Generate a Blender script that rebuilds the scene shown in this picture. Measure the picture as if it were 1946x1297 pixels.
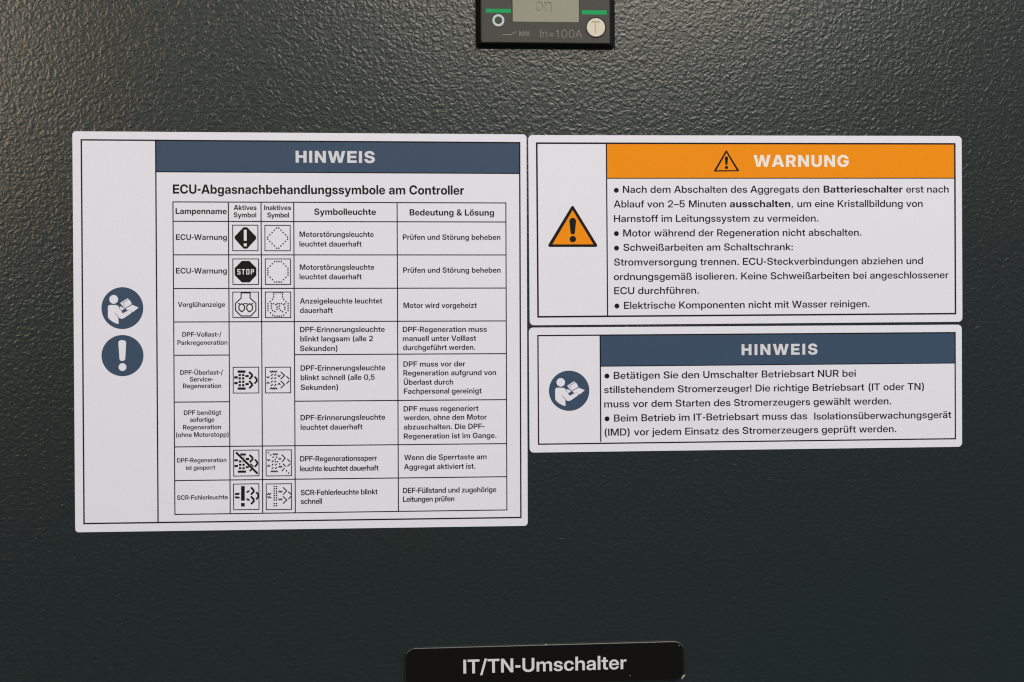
import bpy, math, random
from mathutils import Matrix, Vector
from mathutils.geometry import delaunay_2d_cdt

for o in list(bpy.data.objects):
    bpy.data.objects.remove(o)
sc = bpy.context.scene
COL = sc.collection
MM = 0.001

# ------------------------------------------------------------------ camera
# World: the cabinet panel is the plane y = 0, x to the right, z up, metres.
cam_data = bpy.data.cameras.new('camera')
cam = bpy.data.objects.new('camera', cam_data)
COL.objects.link(cam)
sc.camera = cam
cam_data.sensor_fit = 'HORIZONTAL'
cam_data.sensor_width = 36.0
cam_data.lens = 50.0
cam_data.clip_start = 0.01
cam_data.clip_end = 50.0
cam_data.dof.use_dof = True
cam_data.dof.focus_distance = 0.622
cam_data.dof.aperture_fstop = 9.0
_r = Vector((0.99697, -0.077565, -0.005939))
_u = Vector((0.006896, 0.012071, 0.999903))
_f = Vector((0.077486, 0.996914, -0.012569))
_c = Vector((-0.048172, -0.619772, 0.007814))
cam.matrix_world = Matrix(((_r.x, _u.x, -_f.x, _c.x), (_r.y, _u.y, -_f.y, _c.y),
                           (_r.z, _u.z, -_f.z, _c.z), (0, 0, 0, 1)))

# ------------------------------------------------------------------ light
world = bpy.data.worlds.new('World')
sc.world = world
world.use_nodes = True
bg = world.node_tree.nodes['Background']
bg.inputs['Color'].default_value = (0.93, 0.97, 1.0, 1)
bg.inputs['Strength'].default_value = 0.12


def area(name, loc, target, sx, sy, watts, colour):
    d = bpy.data.lights.new(name, 'AREA')
    d.shape = 'RECTANGLE'
    d.size, d.size_y = sx, sy
    d.energy = watts
    d.color = colour
    o = bpy.data.objects.new(name, d)
    COL.objects.link(o)
    o.location = loc
    o.rotation_euler = (Vector(target) - Vector(loc)).to_track_quat('-Z', 'Y').to_euler()
    return o


# a hall's bright window band high behind the photographer, a warm bright
# patch high on the left, and the ceiling light overhead
area('window_light', (0.40, -2.3, 1.03), (0.35, 0, 0.25), 0.85, 0.52, 21, (1.0, 0.925, 0.77))
area('warm_light', (-1.14, -2.0, 0.64), (-0.2, 0, 0.15), 0.5, 0.6, 13, (1.0, 0.82, 0.60))
area('ceiling_light', (1.15, -1.7, 2.15), (0.15, 0, -0.05), 2.6, 1.6, 62, (0.975, 0.975, 1.0))
area('side_fill', (2.4, -1.6, 1.0), (0.2, 0, 0), 1.3, 1.1, 11, (0.97, 0.975, 1.0))  # unseen fill, added to brighten the right-hand stickers

vs = sc.view_settings
sc.display_settings.display_device = 'sRGB'
vs.view_transform = 'Standard'
vs.look = 'None'
vs.exposure = 0.0
vs.gamma = 1.0
vs.use_curve_mapping = False
sc.render.engine = 'CYCLES'
sc.cycles.use_denoising = False
sc.cycles.pixel_filter_type = 'BLACKMAN_HARRIS'
sc.cycles.filter_width = 1.15


# ------------------------------------------------------------------ materials
def material(name, rgb, rough=0.5, spec=0.5, grain=0.0, grain_scale=900.0, bump=0.0, bump_scale=700.0, coat=0.0):
    m = bpy.data.materials.new(name)
    m.use_nodes = True
    nt = m.node_tree
    b = nt.nodes['Principled BSDF']
    b.inputs['Base Color'].default_value = (*rgb, 1)
    b.inputs['Roughness'].default_value = rough
    b.inputs['Specular IOR Level'].default_value = spec
    b.inputs['Coat Weight'].default_value = coat
    tc = nt.nodes.new('ShaderNodeTexCoord')
    if grain:
        n = nt.nodes.new('ShaderNodeTexNoise')
        n.inputs['Scale'].default_value = grain_scale
        n.inputs['Detail'].default_value = 3
        nt.links.new(tc.outputs['Object'], n.inputs['Vector'])
        mx = nt.nodes.new('ShaderNodeMix')
        mx.data_type = 'RGBA'
        mx.inputs['A'].default_value = (*[c * (1 - grain) for c in rgb], 1)
        mx.inputs['B'].default_value = (*[min(1, c * (1 + grain)) for c in rgb], 1)
        nt.links.new(n.outputs['Fac'], mx.inputs['Factor'])
        nt.links.new(mx.outputs['Result'], b.inputs['Base Color'])
    if bump:
        n = nt.nodes.new('ShaderNodeTexNoise')
        n.inputs['Scale'].default_value = bump_scale
        n.inputs['Detail'].default_value = 2
        nt.links.new(tc.outputs['Object'], n.inputs['Vector'])
        bp = nt.nodes.new('ShaderNodeBump')
        bp.inputs['Strength'].default_value = 1.0
        bp.inputs['Distance'].default_value = bump
        nt.links.new(n.outputs['Fac'], bp.inputs['Height'])
        nt.links.new(bp.outputs['Normal'], b.inputs['Normal'])
    return m


def panel_material():
    """wrinkle powder coat: flat-topped grains parted by winding creases"""
    m = bpy.data.materials.new('wrinkle_powder_coat')
    m.use_nodes = True
    nt = m.node_tree
    N, K = nt.nodes, nt.links
    b = N['Principled BSDF']
    b.inputs['Base Color'].default_value = (0.0165, 0.0205, 0.0200, 1)
    b.inputs['Roughness'].default_value = 0.275
    b.inputs['Specular IOR Level'].default_value = 0.5
    tc = N.new('ShaderNodeTexCoord')

    def noise(scale, detail, dist=0.0, rough=0.5):
        n = N.new('ShaderNodeTexNoise')
        n.inputs['Scale'].default_value = scale
        n.inputs['Detail'].default_value = detail
        n.inputs['Distortion'].default_value = dist
        n.inputs['Roughness'].default_value = rough
        K.new(tc.outputs['Object'], n.inputs['Vector'])
        return n

    def math_(op, a, c=None):
        n = N.new('ShaderNodeMath')
        n.operation = op
        for i, v in enumerate((a, c)):
            if v is None:
                continue
            if isinstance(v, (int, float)):
                n.inputs[i].default_value = v
            else:
                K.new(v, n.inputs[i])
        return n.outputs[0]

    # winding creases where a smooth noise crosses its middle value
    a = noise(385, 1.0, 0.35)
    ridge = math_('ABSOLUTE', math_('SUBTRACT', a.outputs['Fac'], 0.5))
    mr = N.new('ShaderNodeMapRange')
    mr.interpolation_type = 'SMOOTHSTEP'
    mr.inputs['From Min'].default_value = 0.0
    mr.inputs['From Max'].default_value = 0.21
    K.new(ridge, mr.inputs['Value'])
    # rounded grains
    v = N.new('ShaderNodeTexVoronoi')
    v.feature = 'SMOOTH_F1'
    v.inputs['Scale'].default_value = 540
    v.inputs['Smoothness'].default_value = 0.6
    v.inputs['Randomness'].default_value = 1.0
    wob = noise(330, 1.0)
    vm = N.new('ShaderNodeVectorMath')
    vm.operation = 'MULTIPLY_ADD'
    vm.inputs[1].default_value = (0.0023, 0.0023, 0.0023)
    K.new(wob.outputs['Color'], vm.inputs[0])
    K.new(tc.outputs['Object'], vm.inputs[2])
    K.new(vm.outputs[0], v.inputs['Vector'])
    grains = math_('SUBTRACT', 1.0, v.outputs['Distance'])
    fine = noise(1500, 2.0)
    h = math_('ADD', math_('MULTIPLY', mr.outputs['Result'], 0.55), math_('MULTIPLY', grains, 0.75))
    h = math_('ADD', h, math_('MULTIPLY', fine.outputs['Fac'], 0.05))
    bp = N.new('ShaderNodeBump')
    bp.inputs['Strength'].default_value = 1.0
    bp.inputs['Distance'].default_value = 0.000086
    K.new(h, bp.inputs['Height'])
    K.new(bp.outputs['Normal'], b.inputs['Normal'])
    # the paint film is a little uneven in gloss and tint
    cl = noise(9, 3.0)
    mx = N.new('ShaderNodeMix')
    mx.data_type = 'RGBA'
    mx.inputs['A'].default_value = (0.0098, 0.0185, 0.0205, 1)
    mx.inputs['B'].default_value = (0.0125, 0.0190, 0.0185, 1)
    K.new(cl.outputs['Fac'], mx.inputs['Factor'])
    K.new(mx.outputs['Result'], b.inputs['Base Color'])
    return m


PANEL = panel_material()
PAPER = material('white_vinyl', (0.705, 0.714, 0.808), 0.48, 0.35, grain=0.012, grain_scale=160, bump=0.000012, bump_scale=420)
INK = material('black_ink', (0.0055, 0.0045, 0.0048), 0.55, 0.15)
BLUE = material('blue_ink', (0.034, 0.066, 0.122), 0.5, 0.22, grain=0.10, grain_scale=1500)
ORANGE = material('orange_ink', (0.80, 0.255, 0.002), 0.55, 0.12, grain=0.06, grain_scale=1300)
WHITE = material('white_print', (0.62, 0.62, 0.675), 0.55, 0.3)
CREAMPRINT = material('white_print_on_orange', (0.80, 0.74, 0.68), 0.55, 0.35)
BLACK_GLOSS = material('black_acrylic', (0.0032, 0.0031, 0.0029), 0.3, 0.25)
EDGE_HIGHLIGHT = material('bevelled_acrylic', (0.010, 0.010, 0.0095), 0.38, 0.7)  # the plate's black, made lighter and glossier to bring out the rim highlight
HOUSING = material('black_plastic', (0.004, 0.0045, 0.0045), 0.5, 0.3)
FACE = material('dark_grey_plastic', (0.036, 0.036, 0.031), 0.55, 0.4, grain=0.10, grain_scale=500, bump=0.00002, bump_scale=1800)
TOGGLE = material('grey_beige_plastic', (0.235, 0.240, 0.180), 0.45, 0.4, grain=0.05, grain_scale=120)
CREAM = material('cream_plastic', (0.60, 0.55, 0.45), 0.45, 0.4)
GREEN = material('green_paint', (0.010, 0.33, 0.10), 0.6, 0.15, grain=0.08, grain_scale=1500)
PALEBLUE = material('pale_blue_paint', (0.46, 0.58, 0.62), 0.6, 0.3)
GREYPRINT = material('grey_print', (0.20, 0.20, 0.175), 0.6, 0.3)
LUMP_PALE = material('pale_lump', (0.36, 0.36, 0.32), 0.45, 0.4)
DUST = material('pale_dust', (0.45, 0.44, 0.42), 0.8, 0.2)

# ------------------------------------------------------------------ lettering
# outlines: advance|contour|contour..., '~' marks a curve's control point
FONT = {}
FONT['R'] = {
 ' ': '550',
 '!': '487|130,426 108,1490 379,1490 357,426|243,-18 ~179,-18 ~88,73 88,137 ~88,202 ~179,292 243,292 ~308,292 ~398,202 398,137 ~398,73 ~308,-18',
 '(': '800|248,592 ~248,766 ~308,1128 ~415,1451 484,1566 728,1566 ~661,1423 ~560,1093 ~503,751 503,592 ~503,450 ~553,170 ~653,-127 728,-294 484,-294 ~369,-97 ~248,355',
 ')': '800|72,-294 ~147,-127 ~247,170 ~297,450 297,592 ~297,751 ~240,1093 ~139,1423 72,1566 316,1566 ~386,1451 ~492,1128 ~552,766 552,592 ~552,355 ~432,-97 316,-294',
 ',': '550|97,-302 176,231 425,231 276,-302',
 '-': '700|95,480 95,722 605,722 605,480',
 '.': '550|278,-18 ~214,-18 ~123,73 123,137 ~123,202 ~214,292 278,292 ~343,292 ~433,202 433,137 ~433,73 ~343,-18',
 '2': '1320|143,0 143,201 684,674 ~760,741 ~868,854 ~926,970 926,1042 ~926,1120 ~863,1234 ~746,1296 665,1296 ~578,1296 ~453,1222 ~386,1084 386,988 141,988 ~141,1146 ~270,1382 ~505,1514 664,1514 ~813,1514 ~1043,1399 ~1174,1193 1174,1054 ~1174,953 ~1099,782 ~953,618 847,525 502,220 502,218 1181,218 1181,0',
 '5': '1320|661,-21 ~508,-21 ~269,98 ~127,310 120,449 374,449 ~379,375 ~456,258 ~583,191 662,191 ~747,191 ~872,269 ~944,404 944,492 ~944,581 ~875,717 ~752,794 671,794 ~564,794 ~413,707 385,626 140,626 187,1490 1110,1490 1110,1271 423,1271 393,875 395,875 ~457,940 ~617,1004 714,1004 ~815,1004 ~991,928 ~1122,792 ~1195,607 1195,498 ~1195,346 ~1062,111 ~822,-21',
 ':': '550|278,-18 ~214,-18 ~123,73 123,137 ~123,202 ~214,292 278,292 ~343,292 ~433,202 433,137 ~433,73 ~343,-18|278,710 ~214,710 ~123,800 123,865 ~123,930 ~214,1020 278,1020 ~343,1020 ~433,930 433,865 ~433,800 ~343,710',
 'A': '1420|13,0 545,1490 877,1490 1407,0 1116,0 855,783 ~816,907 ~730,1186 675,1376 748,1376 ~693,1186 ~606,907 565,783 297,0|329,356 329,573 1091,573 1091,356',
 'B': '1316|124,0 124,1490 700,1490 ~858,1490 ~1079,1393 ~1195,1220 1195,1103 ~1195,1017 ~1132,887 ~1016,799 936,777 936,775 ~1025,765 ~1168,677 ~1252,526 1252,419 ~1252,294 ~1133,105 ~899,0 726,0|384,215 698,215 ~833,215 ~981,325 981,428 ~981,498 ~916,598 ~792,652 704,652 384,652|384,859 688,859 ~764,859 ~873,910 ~931,1003 931,1067 ~931,1163 ~802,1275 688,1275 384,1275',
 'C': '1484|774,-24 ~569,-24 ~252,166 ~72,512 72,744 ~72,978 ~251,1324 ~569,1514 774,1514 ~900,1514 ~1118,1439 ~1287,1298 ~1397,1102 1416,979 1147,979 ~1132,1050 ~1066,1161 ~970,1238 ~848,1277 776,1277 ~640,1277 ~444,1144 ~338,905 338,744 ~338,584 ~443,346 ~640,213 776,213 ~848,213 ~969,252 ~1065,328 ~1132,438 1148,509 1416,509 ~1397,387 ~1287,191 ~1117,51 ~900,-24',
 'D': '1428|627,0 251,0 251,226 613,226 ~774,226 ~986,348 ~1089,581 1089,747 ~1089,911 ~986,1142 ~779,1264 621,1264 244,1264 244,1490 638,1490 ~860,1490 ~1182,1310 ~1356,976 1356,747 ~1356,516 ~1181,181 ~856,0|388,1490 388,0 124,0 124,1490',
 'E': '1226|124,0 124,1490 1159,1490 1159,1261 388,1261 388,869 1101,869 1101,644 388,644 388,229 1159,229 1159,0',
 'H': '1464|124,0 124,1490 388,1490 388,875 1075,875 1075,1490 1340,1490 1340,0 1075,0 1075,646 388,646 388,0',
 'I': '482|109,0 109,1490 373,1490 373,0',
 'K': '1369|312,349 312,682 ~363,743 ~466,862 ~570,981 621,1041 1017,1490 1343,1490 711,780 692,780|124,0 124,1490 388,1490 388,1043 388,686 388,559 388,0|1045,0 566,705 726,908 1353,0',
 'L': '1126|124,0 124,1490 388,1490 388,229 1079,229 1079,0',
 'M': '1806|124,0 124,1490 504,1490 794,707 ~809,664 ~848,542 ~890,408 ~927,288 938,248 873,248 ~884,288 ~920,408 ~962,542 ~1001,664 1015,707 1300,1490 1682,1490 1682,0 1422,0 1422,760 ~1422,809 ~1424,938 ~1429,1081 ~1432,1228 1433,1295 1466,1295 ~1442,1219 ~1394,1064 ~1348,921 ~1309,802 1295,760 1011,0 795,0 509,760 ~495,802 ~454,921 ~408,1064 ~358,1219 333,1295 373,1295 ~375,1228 ~378,1081 ~382,938 ~384,809 384,760 384,0',
 'N': '1475|124,0 124,1490 409,1490 932,659 ~954,625 ~1019,513 ~1093,382 1126,322 1097,257 ~1094,320 ~1089,485 ~1086,637 1086,678 1086,1490 1351,1490 1351,0 1065,0 593,748 ~569,788 ~489,921 ~388,1095 332,1193 375,1233 ~381,1121 ~387,931 ~388,789 388,749 388,0',
 'R': '1319|124,0 124,1490 705,1490 ~869,1490 ~1108,1374 ~1238,1160 1238,1014 ~1238,869 ~1101,657 ~854,542 688,542 280,542 280,760 692,760 ~780,760 ~908,822 ~978,936 978,1014 ~978,1092 ~908,1204 ~780,1266 690,1266 388,1266 388,0|975,0 628,672 912,672 1266,0',
 'S': '1310|663,-24 ~479,-24 ~215,98 ~73,326 73,486 332,486 ~333,396 ~413,267 ~562,199 665,199 ~758,199 ~897,252 ~974,349 974,414 ~974,467 ~918,545 ~797,603 697,626 537,662 ~314,713 ~102,913 102,1070 ~102,1204 ~239,1403 ~486,1514 650,1514 ~817,1514 ~1060,1399 ~1195,1186 1199,1038 948,1038 ~940,1156 ~780,1290 649,1290 ~567,1290 ~439,1237 ~367,1144 367,1083 ~367,1033 ~422,960 ~541,904 638,882 789,847 ~905,821 ~1074,746 ~1184,644 ~1237,512 1237,430 ~1237,291 ~1097,87 ~839,-24',
 'T': '1284|46,1261 46,1490 1237,1490 1237,1261 775,1261 775,0 510,0 510,1261',
 'U': '1441|721,-24 ~539,-24 ~268,114 ~118,357 118,515 118,1490 379,1490 379,536 ~379,441 ~463,294 ~616,210 721,210 ~826,210 ~979,294 ~1062,441 1062,536 1062,1490 1323,1490 1323,515 ~1323,356 ~1174,113 ~903,-24',
 'W': '2009|415,0 13,1490 292,1490 489,687 ~510,601 ~546,430 ~580,260 596,174 548,174 ~565,260 ~600,430 ~639,601 660,687 865,1490 1144,1490 1347,687 ~1369,601 ~1408,430 ~1444,260 1461,174 1411,174 ~1427,260 ~1461,430 ~1499,601 1519,687 1716,1490 1996,1490 1593,0 1294,0 1066,862 ~1042,955 ~997,1166 970,1291 1038,1291 ~1011,1166 ~967,955 942,862 715,0',
 'a': '1108|434,-17 ~329,-17 ~164,53 ~69,195 69,300 ~69,390 ~137,507 ~253,577 ~403,614 484,622 ~582,633 ~697,650 ~747,683 747,719 747,727 ~747,773 ~701,842 ~614,881 554,881 ~493,881 ~400,842 ~346,773 342,728 99,728 ~106,833 ~219,990 ~421,1077 559,1077 ~662,1077 ~825,1028 ~938,934 ~997,802 997,720 997,0 749,0 749,149 745,149 ~720,102 ~640,27 ~520,-17|496,170 ~579,170 ~691,230 ~748,330 748,391 748,505 ~736,498 ~690,484 ~627,471 ~554,459 515,453 ~461,446 ~370,411 ~315,350 315,302 ~315,261 ~360,201 ~441,170',
 'b': '1202|682,-21 ~613,-21 ~492,19 ~395,100 362,161 360,161 360,0 112,0 112,1490 364,1490 364,906 366,906 ~400,964 ~496,1040 ~615,1077 683,1077 ~820,1077 ~1025,939 ~1139,691 1139,529 ~1139,365 ~1026,117 ~820,-21|623,190 ~701,190 ~818,268 ~884,420 884,529 ~884,638 ~818,789 ~701,868 623,868 ~540,868 ~418,784 ~350,632 350,529 ~350,426 ~418,273 ~540,190',
 'c': '1115|579,-24 ~425,-24 ~192,116 ~63,364 63,527 ~63,690 ~192,939 ~425,1080 579,1080 ~679,1080 ~847,1021 ~973,913 ~1050,766 1058,678 811,678 ~804,721 ~768,791 ~709,842 ~631,870 582,870 ~500,870 ~381,786 ~318,632 318,527 ~318,423 ~381,270 ~499,186 582,186 ~631,186 ~708,213 ~764,264 ~800,336 809,379 1058,379 ~1051,292 ~976,145 ~848,36 ~679,-24',
 'd': '1202|520,-21 ~383,-21 ~176,117 ~63,365 63,529 ~63,691 ~177,939 ~383,1077 518,1077 ~587,1077 ~706,1040 ~802,964 836,906 838,906 838,1490 1090,1490 1090,0 842,0 842,161 840,161 ~807,100 ~710,19 ~589,-21|579,190 ~662,190 ~784,273 ~852,426 852,529 ~852,632 ~784,784 ~662,868 579,868 ~502,868 ~384,789 ~318,638 318,529 ~318,420 ~384,268 ~502,190',
 'e': '1133|578,-24 ~420,-24 ~188,118 ~63,367 63,527 ~63,688 ~192,938 ~420,1080 568,1080 ~682,1080 ~868,1000 ~1002,853 ~1074,652 1074,531 1074,462 163,462 163,636 948,636 835,589 ~835,679 ~770,809 ~653,880 572,880 ~492,880 ~374,809 ~310,679 310,589 310,480 ~310,389 ~374,251 ~497,175 584,175 ~647,175 ~745,213 ~811,281 825,326 1061,326 ~1041,223 ~906,65 ~702,-24',
 'f': '715|675,1056 675,853 17,853 17,1056|207,0 207,1210 ~207,1301 ~281,1426 ~424,1490 528,1490 ~575,1490 ~660,1490 675,1490 675,1287 ~664,1287 ~599,1287 578,1287 ~514,1287 ~460,1233 460,1168 460,0',
 'g': '1202|591,-432 ~452,-432 ~249,-351 ~129,-201 115,-98 362,-98 ~374,-143 ~438,-205 ~532,-237 591,-237 ~709,-237 ~840,-109 840,12 840,173 839,173 ~805,111 ~709,31 ~590,-7 520,-7 ~383,-7 ~176,131 ~63,375 63,533 ~63,694 ~177,939 ~383,1077 518,1077 ~587,1077 ~707,1039 ~806,960 840,899 841,899 841,1056 1090,1056 1090,27 ~1090,-136 ~960,-338 ~734,-432|579,201 ~662,201 ~784,284 ~852,435 852,536 ~852,638 ~784,788 ~662,871 579,871 ~502,871 ~384,793 ~318,644 318,536 ~318,429 ~384,279 ~502,201',
 'h': '1173|364,597 364,0 112,0 112,1490 364,1490 364,787 311,787 ~362,929 ~547,1077 684,1077 ~795,1077 ~965,982 ~1061,796 1061,660 1061,0 808,0 808,620 ~808,736 ~697,856 595,856 ~529,856 ~425,802 ~364,688',
 'i': '476|112,0 112,1056 364,1056 364,0|238,1213 ~173,1213 ~87,1296 87,1357 ~87,1418 ~173,1500 237,1500 ~302,1500 ~389,1418 389,1356 ~389,1295 ~302,1213',
 'j': '477|112,1056 365,1056 365,-108 ~365,-203 ~290,-342 ~144,-418 36,-418 -67,-418 -67,-213 -3,-213 ~58,-213 ~112,-149 112,-78|238,1213 ~174,1213 ~87,1296 87,1357 ~87,1418 ~174,1500 238,1500 ~303,1500 ~389,1418 389,1356 ~389,1295 ~303,1213',
 'k': '1098|342,330 342,628 367,628 778,1056 1081,1056 591,535 541,535|112,0 112,1490 364,1490 364,0|806,0 440,479 610,655 1107,0',
 'l': '451|99,0 99,1510 352,1510 352,0',
 'm': '1779|112,0 112,1056 356,1056 356,826 337,826 ~366,910 ~467,1022 ~600,1077 674,1077 ~796,1077 ~972,938 992,826 959,826 ~980,901 ~1081,1014 ~1227,1077 1314,1077 ~1414,1077 ~1574,991 ~1668,821 1668,697 1668,0 1415,0 1415,661 ~1415,765 ~1300,863 1219,863 ~1156,863 ~1063,808 ~1012,712 1012,648 1012,0 767,0 767,673 ~767,759 ~659,863 575,863 ~519,863 ~422,810 ~364,706 364,630 364,0',
 'n': '1173|364,597 364,0 112,0 112,1056 360,1056 360,787 311,787 ~362,929 ~547,1077 684,1077 ~795,1077 ~965,982 ~1061,796 1061,660 1061,0 808,0 808,620 ~808,736 ~697,856 595,856 ~529,856 ~425,802 ~364,688',
 'o': '1167|584,-24 ~429,-24 ~194,115 ~63,363 63,527 ~63,691 ~194,940 ~429,1080 584,1080 ~740,1080 ~974,940 ~1105,691 1105,527 ~1105,363 ~974,115 ~740,-24|584,187 ~665,187 ~784,269 ~849,422 849,527 ~849,633 ~784,786 ~665,869 584,869 ~503,869 ~383,786 ~318,633 318,527 ~318,421 ~383,269 ~503,187',
 'p': '1202|112,-418 112,1056 360,1056 360,909 363,909 ~396,965 ~494,1040 ~615,1077 683,1077 ~820,1077 ~1025,939 ~1139,691 1139,529 ~1139,365 ~1026,117 ~820,-21 682,-21 ~613,-21 ~495,19 ~400,99 367,159 364,159 364,-418|623,190 ~701,190 ~818,268 ~884,420 884,529 ~884,638 ~818,789 ~701,868 623,868 ~540,868 ~418,784 ~350,632 350,529 ~350,426 ~418,273 ~540,190',
 'r': '729|112,0 112,1056 355,1056 355,881 358,881 ~387,972 ~512,1066 614,1066 ~640,1066 ~681,1064 696,1062 696,838 ~683,840 ~615,846 577,846 ~518,846 ~421,791 ~364,681 364,598 364,0',
 's': '1034|526,-25 ~398,-25 ~194,56 ~70,213 62,326 311,326 ~319,249 ~428,164 522,164 ~613,164 ~718,236 718,292 ~718,340 ~641,398 574,412 394,449 ~242,481 ~86,635 86,754 ~86,851 ~191,997 ~382,1079 511,1079 ~639,1079 ~834,993 ~945,836 948,727 711,727 ~710,798 ~603,890 517,890 ~434,890 ~338,816 338,762 ~338,715 ~412,656 478,641 668,602 ~825,569 ~974,427 974,311 ~974,208 ~859,57 ~657,-25',
 't': '716|669,1056 669,853 17,853 17,1056|201,1344 454,1344 454,303 ~454,247 ~500,203 561,203 ~586,203 ~650,203 669,203 669,0 ~643,0 ~558,0 517,0 ~355,0 ~201,131 201,266',
 'u': '1173|488,-21 ~378,-21 ~208,74 ~112,261 112,396 112,1056 364,1056 364,436 ~364,320 ~477,200 577,200 ~644,200 ~748,254 ~808,369 808,459 808,1056 1061,1056 1061,0 813,0 813,269 862,269 ~811,128 ~626,-21',
 'v': '1106|415,0 18,1056 285,1056 478,506 ~507,418 ~561,243 587,156 527,156 ~553,243 ~606,418 634,506 824,1056 1088,1056 691,0',
 'w': '1631|344,0 18,1056 283,1056 392,655 ~421,544 ~476,307 503,193 469,193 ~498,307 ~556,544 587,655 699,1056 932,1056 1043,655 ~1073,544 ~1131,307 1160,193 1124,193 ~1152,307 ~1207,544 1236,655 1345,1056 1613,1056 1286,0 1024,0 896,440 ~878,505 ~842,640 ~808,776 790,843 842,843 ~824,776 ~788,640 ~753,505 734,440 604,0',
 'y': '1106|131,-418 131,-213 256,-213 ~290,-213 ~337,-189 ~372,-137 386,-96 425,6 18,1056 285,1056 479,506 ~509,418 ~564,243 590,156 520,156 ~545,243 ~601,419 631,506 824,1056 1088,1056 616,-174 ~584,-256 ~494,-365 ~373,-418 296,-418 ~256,-418 ~172,-418',
 'z': '1040|95,0 95,175 637,846 637,849 95,849 95,1056 939,1056 939,871 406,209 406,206 945,206 945,0',
 'ß': '1267|373,1055 373,0 124,0 124,1055 ~124,1281 ~369,1510 564,1510 ~682,1510 ~881,1426 ~1002,1262 1002,1139 ~1002,1071 ~967,979 ~921,909 ~887,843 887,799 ~887,754 ~951,683 ~1045,613 ~1139,527 ~1203,407 1203,319 ~1203,218 ~1104,65 ~911,-20 768,-20 ~678,-20 ~516,19 473,47 545,247 ~577,231 ~679,193 763,193 ~849,193 ~955,263 955,332 ~955,389 ~889,468 ~792,536 ~696,611 ~630,714 630,792 ~630,850 ~668,928 ~718,992 ~756,1066 756,1121 ~756,1205 ~646,1292 564,1292 ~476,1292 ~373,1182',
 'ä': '1108|434,-17 ~329,-17 ~164,53 ~69,195 69,300 ~69,390 ~137,507 ~253,577 ~403,614 484,622 ~582,633 ~697,650 ~747,683 747,719 747,727 ~747,773 ~701,842 ~614,881 554,881 ~493,881 ~400,842 ~346,773 342,728 99,728 ~106,833 ~219,990 ~421,1077 559,1077 ~662,1077 ~825,1028 ~938,934 ~997,802 997,720 997,0 749,0 749,149 745,149 ~720,102 ~640,27 ~520,-17|496,170 ~579,170 ~691,230 ~748,330 748,391 748,505 ~736,498 ~690,484 ~627,471 ~554,459 515,453 ~461,446 ~370,411 ~315,350 315,302 ~315,261 ~360,201 ~441,170|767,1215 ~704,1215 ~620,1297 620,1358 ~620,1418 ~704,1500 767,1500 ~829,1500 ~913,1418 913,1358 ~913,1297 ~829,1215|330,1215 ~268,1215 ~184,1297 184,1358 ~184,1418 ~268,1500 330,1500 ~393,1500 ~477,1418 477,1358 ~477,1297 ~393,1215',
 'ü': '1173|488,-21 ~378,-21 ~208,74 ~112,261 112,396 112,1056 364,1056 364,436 ~364,320 ~477,200 577,200 ~644,200 ~748,254 ~808,369 808,459 808,1056 1061,1056 1061,0 813,0 813,269 862,269 ~811,128 ~626,-21|804,1215 ~742,1215 ~658,1297 658,1358 ~658,1418 ~742,1500 804,1500 ~867,1500 ~951,1418 951,1358 ~951,1297 ~867,1215|368,1215 ~306,1215 ~222,1297 222,1358 ~222,1418 ~306,1500 368,1500 ~431,1500 ~515,1418 515,1358 ~515,1297 ~431,1215',
 '–': '1024|1024,700 1024,488 0,488 0,700',
}
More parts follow.
